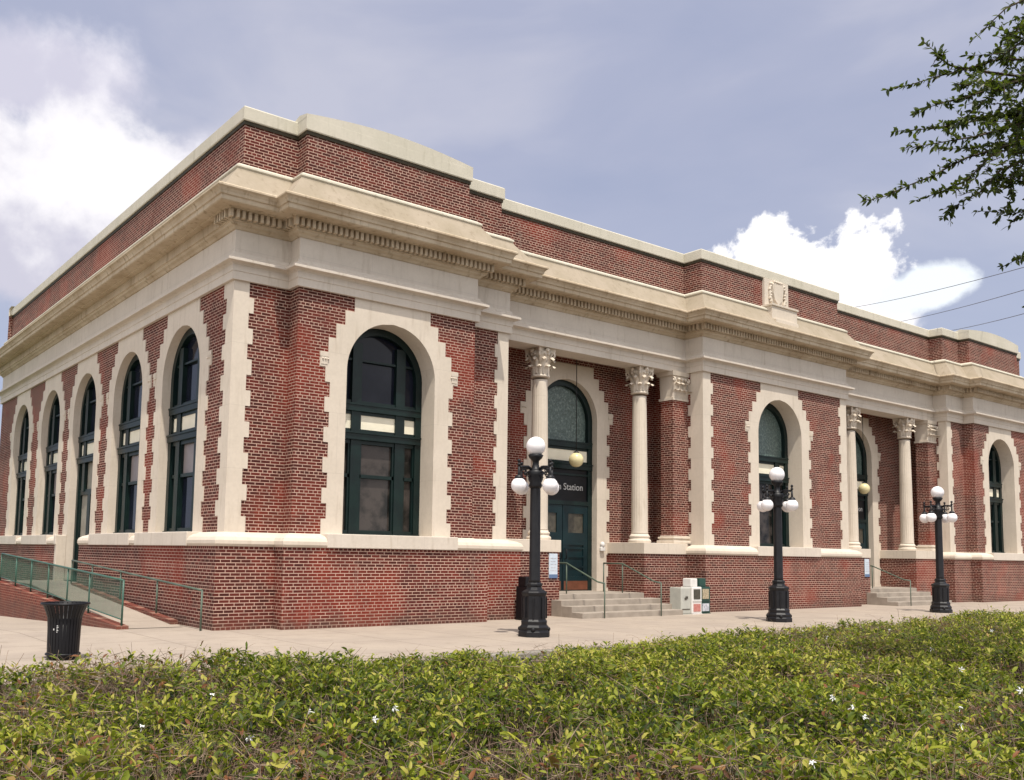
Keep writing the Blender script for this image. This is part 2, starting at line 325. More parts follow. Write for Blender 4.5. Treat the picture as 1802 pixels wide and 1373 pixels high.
for x0 in (c,L-d): arch_wall(wl,(x0,RB),(1,0),d-c,-.1,ZT+.5,[(PC-c,HW,.5,SPR)])
arch_wall(wl,(d,-m_),(1,0),L-2*d,ZW,ZT+.05,[(L/2-d,HW,ZS-.02,SPR)])
arch_wall(wl,(L-c,0),(1,0),c-b,ZW,ZT+.05,[]); arch_wall(wl,(L-b,-p),(1,0),b-a,ZW,ZT+.05,[(b-WC,HW,ZS-.02,SPR)]); arch_wall(wl,(L-a,0),(1,0),a,ZW,ZT+.05,[])
wl.add([(L,0,-.2),(L,D,-.2),(L,D,ZT+.05),(L,0,ZT+.05)],[(0,1,2,3)]); wl.add([(0,D,-.6),(L,D,-.2),(L,D,ZT+.05),(0,D,ZT+.05)],[(0,1,2,3)])
wl.build('brick_wall','brick',B,recalc=False)
# --- brick base
PI_=9.6-G; PO_=2*PC-PI_
P1=[(0,D),(0,12.26)]; P2=[(0,9.64),(0,0),(a,0),(a,-p),(b,-p),(b,0),(c,0),(c,.3+G),(PI_,.3+G),(PI_,RB)]
P3=[(PO_,RB),(PO_,.3+G),(d,.3+G),(d,-m_),(L-d,-m_),(L-d,.3+G),(L-PO_,.3+G),(L-PO_,RB)]
mir=lambda P:[(L-x,y) for x,y in P][::-1]
P4=mir(P2[1:])+[(L,D)]
for P in (P1,P2,P3,P4): MB().sweep(P,[(-.2,-.7),(G,-.7),(G,ZW),(-.2,ZW)]).build('brick_base','brick',B)
# --- water table
rnd=[(-.05,ZW),(.30,ZW),(.335,ZW+.05),(.335,ZW+.12),(.30,ZW+.19),(.20,ZW+.245),(.08,ZW+.275),(.03,ZS),(-.05,ZS)]
for P in (P1,P2[:7]+[(c,.3)],[(d,.3),(d,-m_),(L-d,-m_),(L-d,.3)],[(L-c,.3)]+mir(P2[1:7])+[(L,D)]): MB().sweep(P,rnd).build('water_table','stone',B)
flat=[(-.25,ZW),(G+.035,ZW),(G+.035,ZS+.03),(-.25,ZS+.03)]
for P,bx in (([(c+.25,.3+G),(PI_,.3+G),(PI_,RB-.01)],(c,PI_+.05)),([(PO_,RB-.01),(PO_,.3+G),(d-.25,.3+G)],(PO_-.05,d))):
    for mm in (0,1):
        fl=MB().sweep(mir(P) if mm else P,flat); x0,x1=(L-bx[1],L-bx[0]) if mm else bx
        fl.box(x0,x1,.4,RB-.01,ZS-.1,ZS+.026); fl.build('pedestal_cap','stone',B,bevel=.012)
# --- entablature
wth=[(-.14,9.78),(.05,9.79),(.085,9.76),(.08,9.71),(.10,9.655),(.53,9.09),(.53,9.0)]
corn=[(.45,9.06),(.55,9.082),(.72,9.045),(.745,9.02),(.745,8.985),(.70,8.955),(.665,8.90),(.655,8.85),(.625,8.835),(.625,8.745),(.60,8.725),(.38,8.735),(.36,8.71),(.225,8.705),(.225,8.505),(.19,8.495),(.165,8.45),(.11,8.42),(.07,8.375),(.04,8.37)]
fr=[(.04,8.37),(.04,7.875),(.085,7.87),(.10,7.80),(.17,7.76),(.235,7.715),(.25,7.70),(.25,7.655),(.14,7.64),(.10,7.60),(.10,7.47),(.085,7.46),(.085,ZT),(-.6,ZT)]
MB().sweep(FRONT,corn,caps=False).build('cornice','cornice',B)
MB().sweep(FRONT,[(-.14,9.86),(.0,9.845),(.10,9.775),(.105,9.735),(.07,9.70)],caps=False).build('parapet_lip','coping',B)
MB().sweep(FRONT,[(-.14,10.80),(-.118,10.80),(-.112,10.885),(-.14,10.885)],caps=False).build('coping_strip','dark_strip',B)  # thin dark strip along the parapet just under the coping
MB().sweep(FRONT,wth,caps=False).build('cornice_weathering','weather',B)
MB().sweep(FRONT,fr,caps=False).build('frieze','stonej',B)
def dent_run(x0,x1,y,side=None):
    dn=MB()
    n=max(1,int(round((x1-x0)/.134))); st=(x1-x0)/n
    for i in range(n):
        xc=x0+st*(i+.5)
        if side is None: dn.box(xc-.036,xc+.036,y-.345,y-.226,8.53,8.706)
        else: dn.box(side-.345,side-.226,xc-.036,xc+.036,8.53,8.706)
    dn.build('dentil_course','cornice',B)
for x0,x1,y in ((-.33,a-.4,0),(a-.33,b+.33,-p),(b+.36,c+.33,0),(c+.36,d-.38,q),(d-.33,L-d+.33,-m_),(L-d+.36,L-c-.38,q),(L-c-.33,L-b-.36,0),(L-b-.33,L-a+.33,-p),(L-a+.36,L+.33,0)): dent_run(x0,x1,y)
dent_run(-.2,.45,0,side=0.0)
for X,ya,yb in ((a,-.6,-.2),(d,-.3,.3),(L-c,0,.3),(L-b,-.6,-.2)): dent_run(ya,yb,0,side=X)
# --- portico soffit and beam
for x0 in (c,L-d):
    sf=MB(); sf.box(x0-.01,x0+d-c+.01,q+.6,RB+.1,7.55,7.65); sf.box(x0-.005,x0+d-c+.005,q+.5,q+.62,ZT+.002,7.56)
    sf.build('portico_soffit','cornice',B)
# --- parapet and coping
e=.14
INS=[(-e,9.6),(-e,10.9)]
MB().sweep(FRONT,INS,caps=False).build('parapet_wall','brick',B)
cp=MB()
def coping(path,z0=10.88,z1=11.2,caps=True): cp.sweep(path,[(-e-.35,z0),(-e+.05,z0),(-e+.06,z0+.02),(-e+.06,z1-.03),(-e+.035,z1),(-e-.38,z1+.03)],caps)
coping(FRONT,caps=False)
cop=cp.build('coping','coping',B)
for x0,x1 in ((a+e-.063,b-e+.063),(L-b+e-.063,L-a-e+.063)):
    hump=MB(); n=14; vs=[]
    for i in range(n+1):
        t=i/n; x=x0+(x1-x0)*t; z=11.2+.02+.19*math.sin(math.pi*(t*.94+.03))**.9
        vs+=[(x,-p+e-.058,11.17),(x,-p+e-.058,z),(x,-p+e+.3,z+.07),(x,-p+e+.9,11.17)]
    hump.add(vs,[(i*4+j,i*4+j+1,i*4+j+5,i*4+j+4) for i in range(n) for j in range(3)]+[(0,1,2,3),(n*4+3,n*4+2,n*4+1,n*4)])
    hump.build('raised_coping','coping',B)
# --- quoins
RH=(ZT-ZS)/16
def quoin(x,y,sx,sy,lf,ls,ztop=ZT):
    """corner at (x,y); front block runs sx along X, side block runs +Y"""
    mb=MB()
    for k in range(16):
        za,zb=ZS+k*RH,ZS+(k+1)*RH; f=lf[k%2]; s_=ls[k%2]
        xa,xb=sorted((x-sx*.02,x+sx*f)); mb.box(xa,xb,y-.02,y+.06,za,zb)
        xa,xb=sorted((x-sx*.02,x+sx*.06)); mb.box(xa,xb,y+.06,y+s_,za,zb)
    return mb.build('quoin','stone',B)
quoin(0,0,1,1,(.44,.33),(.34,.50)); quoin(c,0,-1,1,(.42,.33),(.33,.42)); quoin(d,-m_,1,1,(.46,.35),(.56,.46)); quoin(L-d,-m_,-1,1,(.46,.35),(.56,.46))
quoin(L-c,0,1,1,(.42,.33),(.42,.33)); quoin(L,0,-1,1,(.44,.33),(.5,.34))
# --- arched surrounds, reveals and windows
def surround(tf,zb,depth,mirror=False,sill=True):
    """tf(s,depth,z)->xyz ; s along the wall about the opening centre, depth into the wall"""
    mb=MB(); n=16
    rows=[]; z=ZS
    if zb<ZS-.3:
        k=-1; zz=ZS
        while zz>zb+.05: rows.append((max(zb,zz-RH),zz,(1.60,1.72)[k%2])); zz-=RH; k-=1
    for k in range(16):
        if k<11: wd=(1.72,1.60)[k%2]
        else: wd={11:1.86,12:1.66,13:1.48,14:1.26,15:1.03}[k]
        rows.append((ZS+k*RH,ZS+(k+1)*RH,wd))
    for za,zb_,wd in rows:
        for sg in (-1,1):
            inner=[]
            for i in range(9):
                zz=za+(zb_-za)*i/8
                if zz<=SPR: h=HW
                elif zz<SPR+HW: h=math.sqrt(max(0,HW*HW-(zz-SPR)**2))
                else: h=0
                inner.append((h,zz))
            if inner[0][0]==0: inner=[(0,za),(0,zb_)]
            pts=[(wd,zb_),(wd,za)]+inner
            if sg<0: pts=pts
            fv=[tf(sg*s_,-.02,zz) for s_,zz in pts]; bv=[tf(sg*s_,.01,zz) for s_,zz in pts]; k=len(pts)
            mb.add(fv+bv,[tuple(range(k))]+[(0,1,1+k,k),(1,2,2+k,1+k),(k-1,0,k,2*k-1)])
    # reveal
    prof=[(HW,zb)]+[(HW*math.cos(math.pi*i/36),SPR+HW*math.sin(math.pi*i/36)) for i in range(37)]+[(-HW,zb)]
    vs=[];fs=[]
    for s_,zz in prof: vs+=[tf(s_,-.02,zz),tf(s_,depth,zz)]
    for i in range(len(prof)-1): fs.append((2*i,2*i+1,2*i+3,2*i+2))
    mb.add(vs,fs)
    return mb.build('window_surround','stone',B)
def tbox(mb,tf,s0,s1,d0,d1,z0,z1):
    vs=[tf(s_,dd,zz) for zz in(z0,z1) for dd in(d0,d1) for s_ in(s0,s1)]
    mb.add(vs,[(0,2,3,1),(4,5,7,6),(0,1,5,4),(2,6,7,3),(0,4,6,2),(1,3,7,5)])
def archh(s_,r): return SPR+math.sqrt(max(0,r*r-s_*s_))
def window(tf,dp,upper='glass',lower='glassb',zb=ZS,door=False,name='window'):
    mb=MB(); fwid=.17; single=door and upper=='frost'
    # arched ring frame
    prof=lambda r:[(r,zb)]+[(r*math.cos(math.pi*i/30),SPR+r*math.sin(math.pi*i/30)) for i in range(31)]+[(-r,zb)]
    A_,B_=prof(HW+.02),prof(HW-fwid); k=len(A_)
    vs=[tf(s_,dp,z) for s_,z in A_]+[tf(s_,dp,z) for s_,z in B_]+[tf(s_,dp+.14,z) for s_,z in B_]
    mb.add(vs,[(i,i+1,k+i+1,k+i) for i in range(k-1)]+[(k+i,k+i+1,2*k+i+1,2*k+i) for i in range(k-1)])
    ms=[] if single else [(-.72,-.47),(.47,.72)]; CO=((-1.04,-.72),(-.47,.47),(.72,1.04)); CO=((-1.04,1.04),) if single else CO
    zt=4.98
    for s0,s1 in ms:
        h=min(archh(s0,HW-fwid),archh(s1,HW-fwid))+.06
        tbox(mb,tf,s0,s1,dp+.015,dp+.15,(3.3 if door else zb),min(h,SPR+.98) if upper=='glass' else 4.9)
    r=HW-.03
    tbox(mb,tf,-r,r,dp-.03,dp+.15,4.83,5.0); tbox(mb,tf,-r,r,dp-.05,dp-.03,4.97,5.01)
    tbox(mb,tf,-r,r,dp-.04,dp+.15,4.17,4.34); tbox(mb,tf,-r,r,dp-.07,dp-.04,4.31,4.35)
    for s0,s1 in CO:     # inner rims of the panel row
        tbox(mb,tf,s0,s1,dp+.04,dp+.15,4.34,4.42); tbox(mb,tf,s0,s1,dp+.04,dp+.15,4.75,4.83)
        if not door:
            tbox(mb,tf,s0,s1,dp+.04,dp+.15,zb,zb+.12); tbox(mb,tf,s0,s1,dp+.05,dp+.15,3.30,3.38); tbox(mb,tf,s0,s0+.05,dp+.05,dp+.15,zb,4.17); tbox(mb,tf,s1-.05,s1,dp+.05,dp+.15,zb,4.17); tbox(mb,tf,s0,s1,dp+.04,dp+.15,4.08,4.17)
        hh=min(archh(s0,HW-fwid),archh(s1,HW-fwid))
        if upper=='glass': tbox(mb,tf,s0,s1,dp+.05,dp+.15,6.0,6.05); tbox(mb,tf,s0,s1,dp+.04,dp+.15,5.0,5.08)
    if not door: tbox(mb,tf,-r,r,dp-.05,dp+.05,zb-.01,zb+.05)
    fr=mb.build(name,'green',B)
    def pane(nm,m,s0,s1,z0,z1,dd=.12):
        pb=MB(); pb.add([tf(s0,dp+dd,z0),tf(s1,dp+dd,z0),tf(s1,dp+dd,z1),tf(s0,dp+dd,z1)],[(0,1,2,3)]); return pb.build(nm,m,fr,recalc=False)
    ap=MB(); rr=HW-fwid+.02; pts=[(rr,5.0)]+[(rr*math.cos(math.pi*i/30),SPR+rr*math.sin(math.pi*i/30)) for i in range(31)]+[(-rr,5.0)]
    ap.add([tf(s_,dp+.13,z) for s_,z in pts],[tuple(range(len(pts)))]); ap.build('pane',upper,fr,recalc=False)
    for s0,s1 in CO:
        pane('transom_panel','panel' if not (door and name=='door_frame') else 'panel',s0,s1,4.42,4.75,.06)
        if not door: pane('pane',lower,s0,s1,zb+.12,3.31,.13); pane('pane','blind' if (lower=='glass' and abs(s0)<.6) else lower,s0,s1,3.37,4.1,.12)
    return fr
FT=lambda xc,yy:(lambda s_,dd,z:(xc+s_,yy+dd,z))
LT=lambda yc:(lambda s_,dd,z:(dd,yc-s_,z))
for xc,yy,upp in ((WC,-p,'glass'),(L-WC,-p,'glass'),(L/2,-m_,'frost')):
    surround(FT(xc,yy),ZS,.56); window(FT(xc,yy),.52,upp)
for xc,yy in ((WC,-p),(L-WC,-p),(L/2,-m_)): MB().box(xc-1.72,xc+1.72,yy-.345,yy+.6,ZW-.004,ZS+.006).build('window_sill','stonej',B,bevel=.015)
for i,yc in enumerate(LW):
    surround(LT(yc),ZS if i!=2 else .62,.24)
    if i!=2: MB().box(-.345,.5,yc-1.72,yc+1.72,ZW-.004,ZS+.006).build('window_sill','stonej',B,bevel=.015)
for i,yc in enumerate(LW):
    if i!=2: window(LT(yc),.19,'glass','glass')
# impost ornaments
def impost(tf):
    for sg in (-1,1):
        im=MB()
        z0=ZS+11*RH; 
        tbox(im,tf,*(sorted((sg*1.66,sg*1.865))),-.035,-.018,z0+.22,z0+RH-.02); tbox(im,tf,*(sorted((sg*1.68,sg*1.84))),-.03,-.018,z0+.05,z0+.22)
        for j in range(3):
            cc=tf(sg*(1.67+.065*j),-.035,z0+.17); im.sphere(cc,.024,8,6)
        im.build('impost_ornament','stone',B)
for t_ in [FT(WC,-p),FT(L-WC,-p),FT(L/2,-m_),FT(PC,RB),FT(L-PC,RB)]+[LT(y) for y in LW]: impost(t_)
MB().box(-.30,-.022,12.043,12.257,-.5,ZS-.01).build('door_jamb_stone','stone',B,bevel=.01)
MB().box(-.34,-.022,12.05,12.257,ZW,ZS+.004).build('window_sill','stonej',B,bevel=.02)
# side door (left facade)
dr=window(LT(LW[2]),.19,'glass','glass',zb=.6,door=True,name='door_frame')
t3=LT(LW[2]); x_=MB(); tbox(x_,t3,-1.07,1.07,.31,.33,3.35,4.17); x_.build('blank_panel','dim',dr)
x_=MB(); tbox(x_,t3,-1.07,1.07,.24,.32,3.2,3.36)
for s0,s1 in ((-1.07,-.9),(-.14,.14),(.9,1.07)): tbox(x_,t3,s0,s1,.24,.32,.6,3.2)
tbox(x_,t3,-1.07,1.07,.24,.32,.6,.95); tbox(x_,t3,-1.07,1.07,.25,.32,1.75,1.85)
x_.build('door','green',B); x_=MB(); tbox(x_,t3,-1.0,1.0,.30,.31,.7,3.2); x_.build('door_glass','dim',B)
# portico doors
for pi,xc in enumerate((PC,L-PC)):
    tf=FT(xc,RB); s_=surround(tf,.57,.30); s_.name='door_surround'
    fr=window(tf,.19,'frost','glass',zb=.57,door=True,name='door_frame')
    x_=MB(); tbox(x_,tf,-1.07,1.07,.24,.30,3.22,4.17); x_.build('sign_band','blackp',fr)
    x_=MB(); tbox(x_,tf,-1.07,1.07,.18,.30,3.10,3.22); tbox(x_,tf,-1.07,1.07,.2,.3,3.98,4.04); x_.build('door_head','green',fr)
    for sg in (-1,1):
        s0,s1=sorted((sg*.012,sg*1.07)); x_=MB()
        g0,g1=(s0+.22,s1-.22)
        for sa,sb_,za,zb_ in ((s0,g0,.58,3.09),(g1,s1,.58,3.09),(g0,g1,.58,1.0),(g0,g1,1.92,2.28),(g0,g1,2.85,3.09)): tbox(x_,tf,sa,sb_,.205,.26,za,zb_)
        for zz in (1.25,1.55,1.80): tbox(x_,tf,g0,g1,.205,.26,zz,zz+.05)
        tbox(x_,tf,g0,g1,.235,.255,1.0,1.95)
        do=x_.build('door','teal',B); x_=MB(); tbox(x_,tf,g0,g1,.24,.245,2.28,2.85); x_.build('door_window','dark',do)
        x_=MB(); tbox(x_,tf,s0+.05,s1-.05,.195,.204,.60,.86); x_.build('kick_plate','kick',do)
        x_=MB(); hx=xc+sg*.1; x_.tube([(hx,RB+.2,1.5),(hx,RB+.13,1.52),(hx,RB+.13,1.78),(hx,RB+.2,1.8)],.014); x_.build('handle','blackp',do)
    cu=bpy.data.curves.new('t','FONT'); cu.body='Union Station'; cu.size=.285; cu.align_x='CENTER'; cu.extrude=.004
    to=bpy.data.objects.new('t',cu); S.collection.objects.link(to); bpy.context.view_layer.update()
    me=bpy.data.meshes.new_from_object(to); bpy.data.objects.remove(to)
    lo=bpy.data.objects.new('lettering',me); S.collection.objects.link(lo); me.materials.clear(); me.materials.append(M['letter']); lo.parent=fr
    lo.rotation_euler=(R(90),0,0); lo.location=(xc+.05,RB+.228,3.55)
# --- cartouche over the centre bay
x_=MB(); cx=L/2; yq=-m_+e
x_.box(cx-.70,cx+.70,yq-.40,yq+.1,9.42,9.90); x_.box(cx-.74,cx+.74,yq-.44,yq+.1,9.87,9.94); x_.box(cx-.66,cx+.66,yq-.10,yq+.1,9.96,10.87); x_.box(cx-.62,cx+.62,yq-.5,yq+.05,9.3,9.43)
ct=x_.build('cartouche','stone',B,bevel=.012)
x_=MB(); sh=[(-.30,.30),(-.18,.36),(0,.31),(.18,.36),(.30,.30),(.27,0),(.2,-.22),(0,-.38),(-.2,-.22),(-.27,0)]
k=len(sh); x_.add([(cx+u,yq-.17,10.42+v) for u,v in sh]+[(cx+u*1.12,yq-.09,10.42+v*1.12) for u,v in sh],[tuple(range(k))]+[(i,(i+1)%k,(i+1)%k+k,i+k) for i in range(k)])
x_.build('shield','stone',ct)
x_=MB()
for sg in (-1,1):
    x_.tube([(cx+sg*(.33+.10*math.sin(t*3.1)),yq-.13,10.05+.72*t) for t in [i/10 for i in range(11)]],.05,8,.03)
    for i in range(7): x_.sphere((cx+sg*(.40+.04*math.sin(i*2)),yq-.14,10.12+i*.1),.045,8,6)
for i in range(5): x_.sphere((cx-.2+.1*i,yq-.15,10.80),.05,8,6)
x_.build('garland','stone',ct)
# --- columns
def acanthus(mb,cx,cy,ang,r0_,z0,h,wd,curl):
    n=7; vs=[]
    for i in range(n+1):
        t=i/n; rr=r0_+.02+.03*t+curl*max(0,t-.55)**1.5*2.6; zz=z0+h*(t if t<.85 else .85-(t-.85)*.9); wv=wd*(.75+.5*math.sin(math.pi*min(1,t*1.05)))*(1 if t<.8 else 1-(t-.8)*2.0)
        wv*=1+.16*math.cos(i*3.14159)
        for sgn in (-1,-.35,0,.35,1):
            off=-.03*abs(sgn)**1.5+(.012 if sgn==0 else 0)
            aa=ang+sgn*wv/(2*rr); R2=rr+off; vs.append((cx+R2*math.cos(aa),cy+R2*math.sin(aa),zz-.03*abs(sgn)*t))
    mb.add(vs,[(i*5+j,i*5+j+1,i*5+j+6,i*5+j+5) for i in range(n) for j in range(4)],True)
def capital(mb,cx,cy,z0,z1,r,square=False):
    h=z1-z0
    if not square: mb.lathe(cx,cy,[(r,z0),(r+.045,z0+.02),(r+.045,z0+.05),(r+.01,z0+.07),(r*.98,z0+.1),(r*1.0,z0+h*.5),(r*1.15,z0+h*.75),(r*1.42,z0+h*.88)],28)
    for k in range(8): acanthus(mb,cx,cy,k*math.pi/4,r*1.0,z0+.06,h*.40,r*.74,.20)
    for k in range(8): acanthus(mb,cx,cy,(k+.5)*math.pi/4,r*1.0,z0+.10,h*.66,r*.72,.22)
    for k in range(4):
        an=math.pi/4+k*math.pi/2; ca,sa=math.cos(an),math.sin(an); rr=r*1.52
        pts=[]
        for i in range(16):
            t=i/15*4.6; ru=.095*(1-t/6.2); pts.append((rr-.02+ru*math.sin(t+.3),z0+h*.76+ru*math.cos(t+.3)))
        pts=[(r*1.02,z0+h*.45),(r*1.2,z0+h*.68)]+pts
        mb.tube([(cx+ca*u,cy+sa*u,z) for u,z in pts],.036,6,.026)
        for j in (-1,1):
            an2=k*math.pi/2+j*.22; mb.sphere((cx+r*1.18*math.cos(an2),cy+r*1.18*math.sin(an2),z0+h*.80),.05,8,6)
        an2=k*math.pi/2; mb.sphere((cx+r*1.33*math.cos(an2),cy+r*1.33*math.sin(an2),z1-.07),.07,10,6)
    # abacus with concave sides
    w2=r*1.50; pts=[]
    for k in range(4):
        an=math.pi/4+k*math.pi/2
        A0=Vector((math.cos(an),math.sin(an)))*w2*1.32; A1=Vector((math.cos(an+math.pi/2),math.sin(an+math.pi/2)))*w2*1.32
        nrm=(A0+A1).normalized()
        for i in range(8):
            t=.04+i/7*.92; pt=A0.lerp(A1,t)-nrm*(r*.38*math.sin(math.pi*t)); pts.append((cx+pt.x,cy+pt.y))
    k=len(pts); zb=z1-.12
    mb.add([(x,y,zb) for x,y in pts]+[(cx+(x-cx)*1.05,cy+(y-cy)*1.05,z1-.03) for x,y in pts]+[(cx+(x-cx)*1.05,cy+(y-cy)*1.05,z1+.01) for x,y in pts],
        [tuple(range(k))[::-1]]+[(i,(i+1)%k,(i+1)%k+k,i+k) for i in range(k)]+[(i+k,(i+1)%k+k,(i+1)%k+2*k,i+2*k) for i in range(k)]+[tuple(range(2*k,3*k))])
CY=.84
def column(xc):
    mb=MB(); zb,zc=2.27,6.42; K=.69
    prof=[]
    for i in range(15):
        t=i/14; rr=(.355-.055*t**1.6)*K; prof.append((rr,zb+(zc-zb)*t))
    flute=lambda a_,z: (1-.03*(.5+.5*math.cos(a_*20))**.8) if zb+.12<z<zc-.1 else 1
    prof=[(.375*K,zb),(.36*K,zb+.05),(.355*K,zb+.1)]+[(r,z) for r,z in prof if z>zb+.15 and z<zc-.12]+[(.30*K,zc-.09),(.30*K,zc)]
    mb.lathe(xc,CY,prof,120,rad=flute)
    col_=mb.build('column','stone',B)
    x_=MB(); ZB=ZS+.03
    x_.lathe(xc,CY,[(r_*K*1.02,z_) for r_,z_ in [(.47,ZB-.01),(.47,ZB+.02),(.485,ZB+.05),(.47,ZB+.09),(.43,ZB+.10),(.41,ZB+.13),(.41,ZB+.15),(.43,ZB+.165),(.435,ZB+.19),(.42,ZB+.215),(.385,ZB+.225),(.37,2.275)]],40); x_.build('column_base','stone',col_)
    x_=MB(); capital(x_,xc,CY,zc+.06,ZT,.222); x_.build('capital','stone',col_)
for xc in (PC-1.94,PC+2.06,L-PC-1.94,L-PC+2.06): column(xc)
for xr in (d,L-c):            # brick anta beside each right hand pier
    x0=xr-.68; x_=MB().box(x0,xr,.45,.95,ZS+.2,6.44); an=x_.build('pilaster','brick',B)
    x_=MB(); ZB=ZS+.03
    for o_,za,zb_ in ((.10,ZB-.002,ZB+.09),(.05,ZB+.09,ZB+.14),(.075,ZB+.14,ZB+.2),(.03,ZB+.2,ZB+.24)): x_.box(x0-o_,xr-.002,.45-o_,.95+o_,za,zb_)
    x_.build('pilaster_base','stone',an,bevel=.02)
    x_=MB(); xm=(x0+xr)/2; x_.frustum(xm,.70,6.42,ZT-.12,.343,.255,.36,.28); x_.box(x0-.04,xr-.002,.41,.99,6.40,6.47); x_.frustum(xm-.02,.70,ZT-.13,ZT,.40,.32,.43,.35)
    for j in range(4):
        for row,(zz,hh) in enumerate(((6.48,.3),(6.55,.48))):
            xx=x0+.05+.19*j+(.06 if row else 0)
            if xx>xr-.05: continue
            n=6; vs=[]
            for i in range(n+1):
                t=i/n; yy=.44-.02-.05*t-.9*max(0,t-.6)**2; z_=zz+hh*(t if t<.85 else .85-(t-.85)); wv=.085*(1.1-.3*t)*(1+.15*(-1)**i)
                vs+=[(xx-wv,yy+.03,z_),(xx,yy,z_),(xx+wv,yy+.03,z_)]
            x_.add(vs,[(i*3+k_,i*3+k_+1,i*3+k_+4,i*3+k_+3) for i in range(n) for k_ in range(2)],True)
    for xx in (x0-.05,xr-.08):
        pts=[(xx,.38+.09*(1-t/6)*math.sin(t)*-1,7.0+.09*(1-t/6)*math.cos(t)) for t in [i*.33 for i in range(14)]]; x_.tube(pts,.03,6,.02)
        x_.sphere((xx,.36,7.0),.055,8,6)
    for k_ in range(3): x_.sphere((xm-.15+.15*k_,.37,7.05),.05,8,6)
    x_.build('pilaster_capital','stone',an)
# --- steps
for xc in (PC,L-PC):
    x_=MB()
    x_.box(9.605-PC+xc,2*PC-9.605-PC+xc,.30,RB+.35,-.2,.57)
    for k in range(3): 
        yf=-.10-.40*k; x_.box(xc-1.95,xc+1.95,yf,yf+.4 if k else .299,-.2,.57-.1425*(k+1))
    x_.build('steps','step',B,bevel=.012)
# ------------------------------------------------------------ things on and about the building
hl=thing('hanging_lamp','cream globe lamp hanging on a thin rod in the nearer portico','lamp',(PC,1.42,4.39),'globe lamps hung in the porticoes')
MB().sphere((0,0,0),.215,28,16).build('globe','globey',hl); MB().lathe(0,0,[(.03,.26),(.075,.24),(.085,.20),(.06,.18)],16).build('holder','black',hl)
MB().tube([(0,0,.24),(0,0,3.15)],.012,6).build('rod','black',hl)
h2=copy_tree(hl); h2.location=(L-PC,1.42,4.39); tag(h2,'cream globe lamp hanging on a thin rod in the farther portico')
def handrail(pts_l,posts,label,mt='rail',grp='pipe handrails on the entrance steps'):
    t=thing('handrail',label,'railing',pts_l[0],grp); o=Vector(pts_l[0]); 
    MB().tube([Vector(p_)-o for p_ in pts_l],.022,8).build('rail',mt,t)
    for (x,y,z0,z1) in posts: MB().tube([Vector((x,y,z0))-o,Vector((x,y,z1))-o],.018,8).build('post',mt,t)
for j,(xc,nm) in enumerate(((PC,'nearer'),(L-PC,'farther'))):
    for k,(dx,sd_) in enumerate(((-1.26,'left'),(.92,'right'))):
        if j==1 and k==1: continue
        X=xc+dx; handrail([(X,1.2,1.40),(X,.45,1.40),(X,-.75,.93),(X,-1.0,.90)],[(X,1.2,.57,1.40),(X,.45,.57,1.40),(X,-1.0,-.08,.90)],
            f'thin metal handrail on the {sd_} side of the steps of the {nm} portico')
# signs on pedestals
def wallsign(x,label):
    t=thing('notice_board',label,'sign',(x,.3,1.0),'notice boards on the portico pedestals'); 
    MB().box(-.15,.15,-.03,-.004,0,.65).build('board','sign',t,bevel=.006); MB().box(-.15,.15,-.036,-.031,.0,.1).build('band',mat('blue_band',(.10,.16,.28)),t)
    x_=MB(); 
    for r_ in range(5): x_.box(-.10,.10-.03*(r_%2),-.036,-.031,.2+.08*r_,.215+.08*r_)
    x_.build('print','ad',t)
wallsign(9.36,'pale notice board on the brick pedestal left of the nearer steps'); wallsign(L-PC*1+(9.36-PC),'pale notice board on the brick pedestal left of the farther steps')
t=thing('door_intercom','small white wall fixture on the stone door surround of the nearer portico','intercom',(PC+1.38,RB-.02,1.75)); MB().box(-.09,.09,-.09,0,0,.13).build('housing','white',t,bevel=.02); MB().sphere((0,-.05,.2),.075,14,8,1.2).build('dome','white',t)
# newspaper boxes
def newsbox(name,label,x,w_,h,mt,win,card,yb=-.60,top=False,cat='newspaper box'):
    t=thing(name,label,cat,(x,yb,-.03),'newspaper boxes by the steps' if cat=='newspaper box' else None); d_=.42
    MB().box(-w_/2,w_/2,-d_/2,d_/2,.05,h).build('cabinet',mt,t,bevel=.02); x_=MB(); x_.box(-w_/2-.005,w_/2+.005,-d_/2-.01,d_/2,0,.05); x_.build('base',mt,t)
    if win: 
        MB().box(-w_/2+.07,w_/2-.07,-d_/2-.012,-d_/2+.003,h*.56,h*.92).build('window',win,t,bevel=.004)
        x_=MB(); x_.box(-w_/2+.03,w_/2-.03,-d_/2-.022,-d_/2-.0,h*.50,h*.53); x_.build('handle',mt,t)
    if card: MB().box(-w_/2+.06,w_/2-.06,-d_/2-.008,-d_/2+.003,h*.13,h*.40).build('card',card,t)
    if top: MB().box(-w_/2,w_/2*.35,-d_/2+.04,d_/2-.08,h,h+.24).build('coin_box',mt,t,bevel=.02)
    return t
t=newsbox('newspaper_box','plain grey newspaper box with a dark emblem, nearest the steps',13.42,.42,.78,'grey',None,None,-.62)
x_=MB(); x_.box(-.06,.02,-.222,-.208,.44,.50); x_.box(-.02,.08,-.224,-.208,.47,.54); x_.build('emblem','dark',t); x_=MB(); x_.box(-.17,.17,-.216,-.208,.16,.19); x_.build('slot','dark',t)
newsbox('newspaper_box','white newspaper box with red label between the grey and green boxes',13.85,.43,.80,'white','dark','redlabel',-.66,True)
newsbox('newspaper_box','dark green newspaper box with a pale advertising card, farthest from the steps',14.33,.42,.80,'boxgreen','paper','ad',-.58,True)
t=newsbox('newspaper_box','black newspaper box with a lime round emblem, half behind the nearest street lamp',7.72,.46,.86,'blackp','ad',None,-.62,True)
x_=MB(); x_.lathe(0,0,[(.11,0),(.11,.012)],24); o_=x_.build('emblem','lime',t,recalc=True); o_.rotation_euler=(R(90),0,0); o_.location=(-.13,-.212,.3)
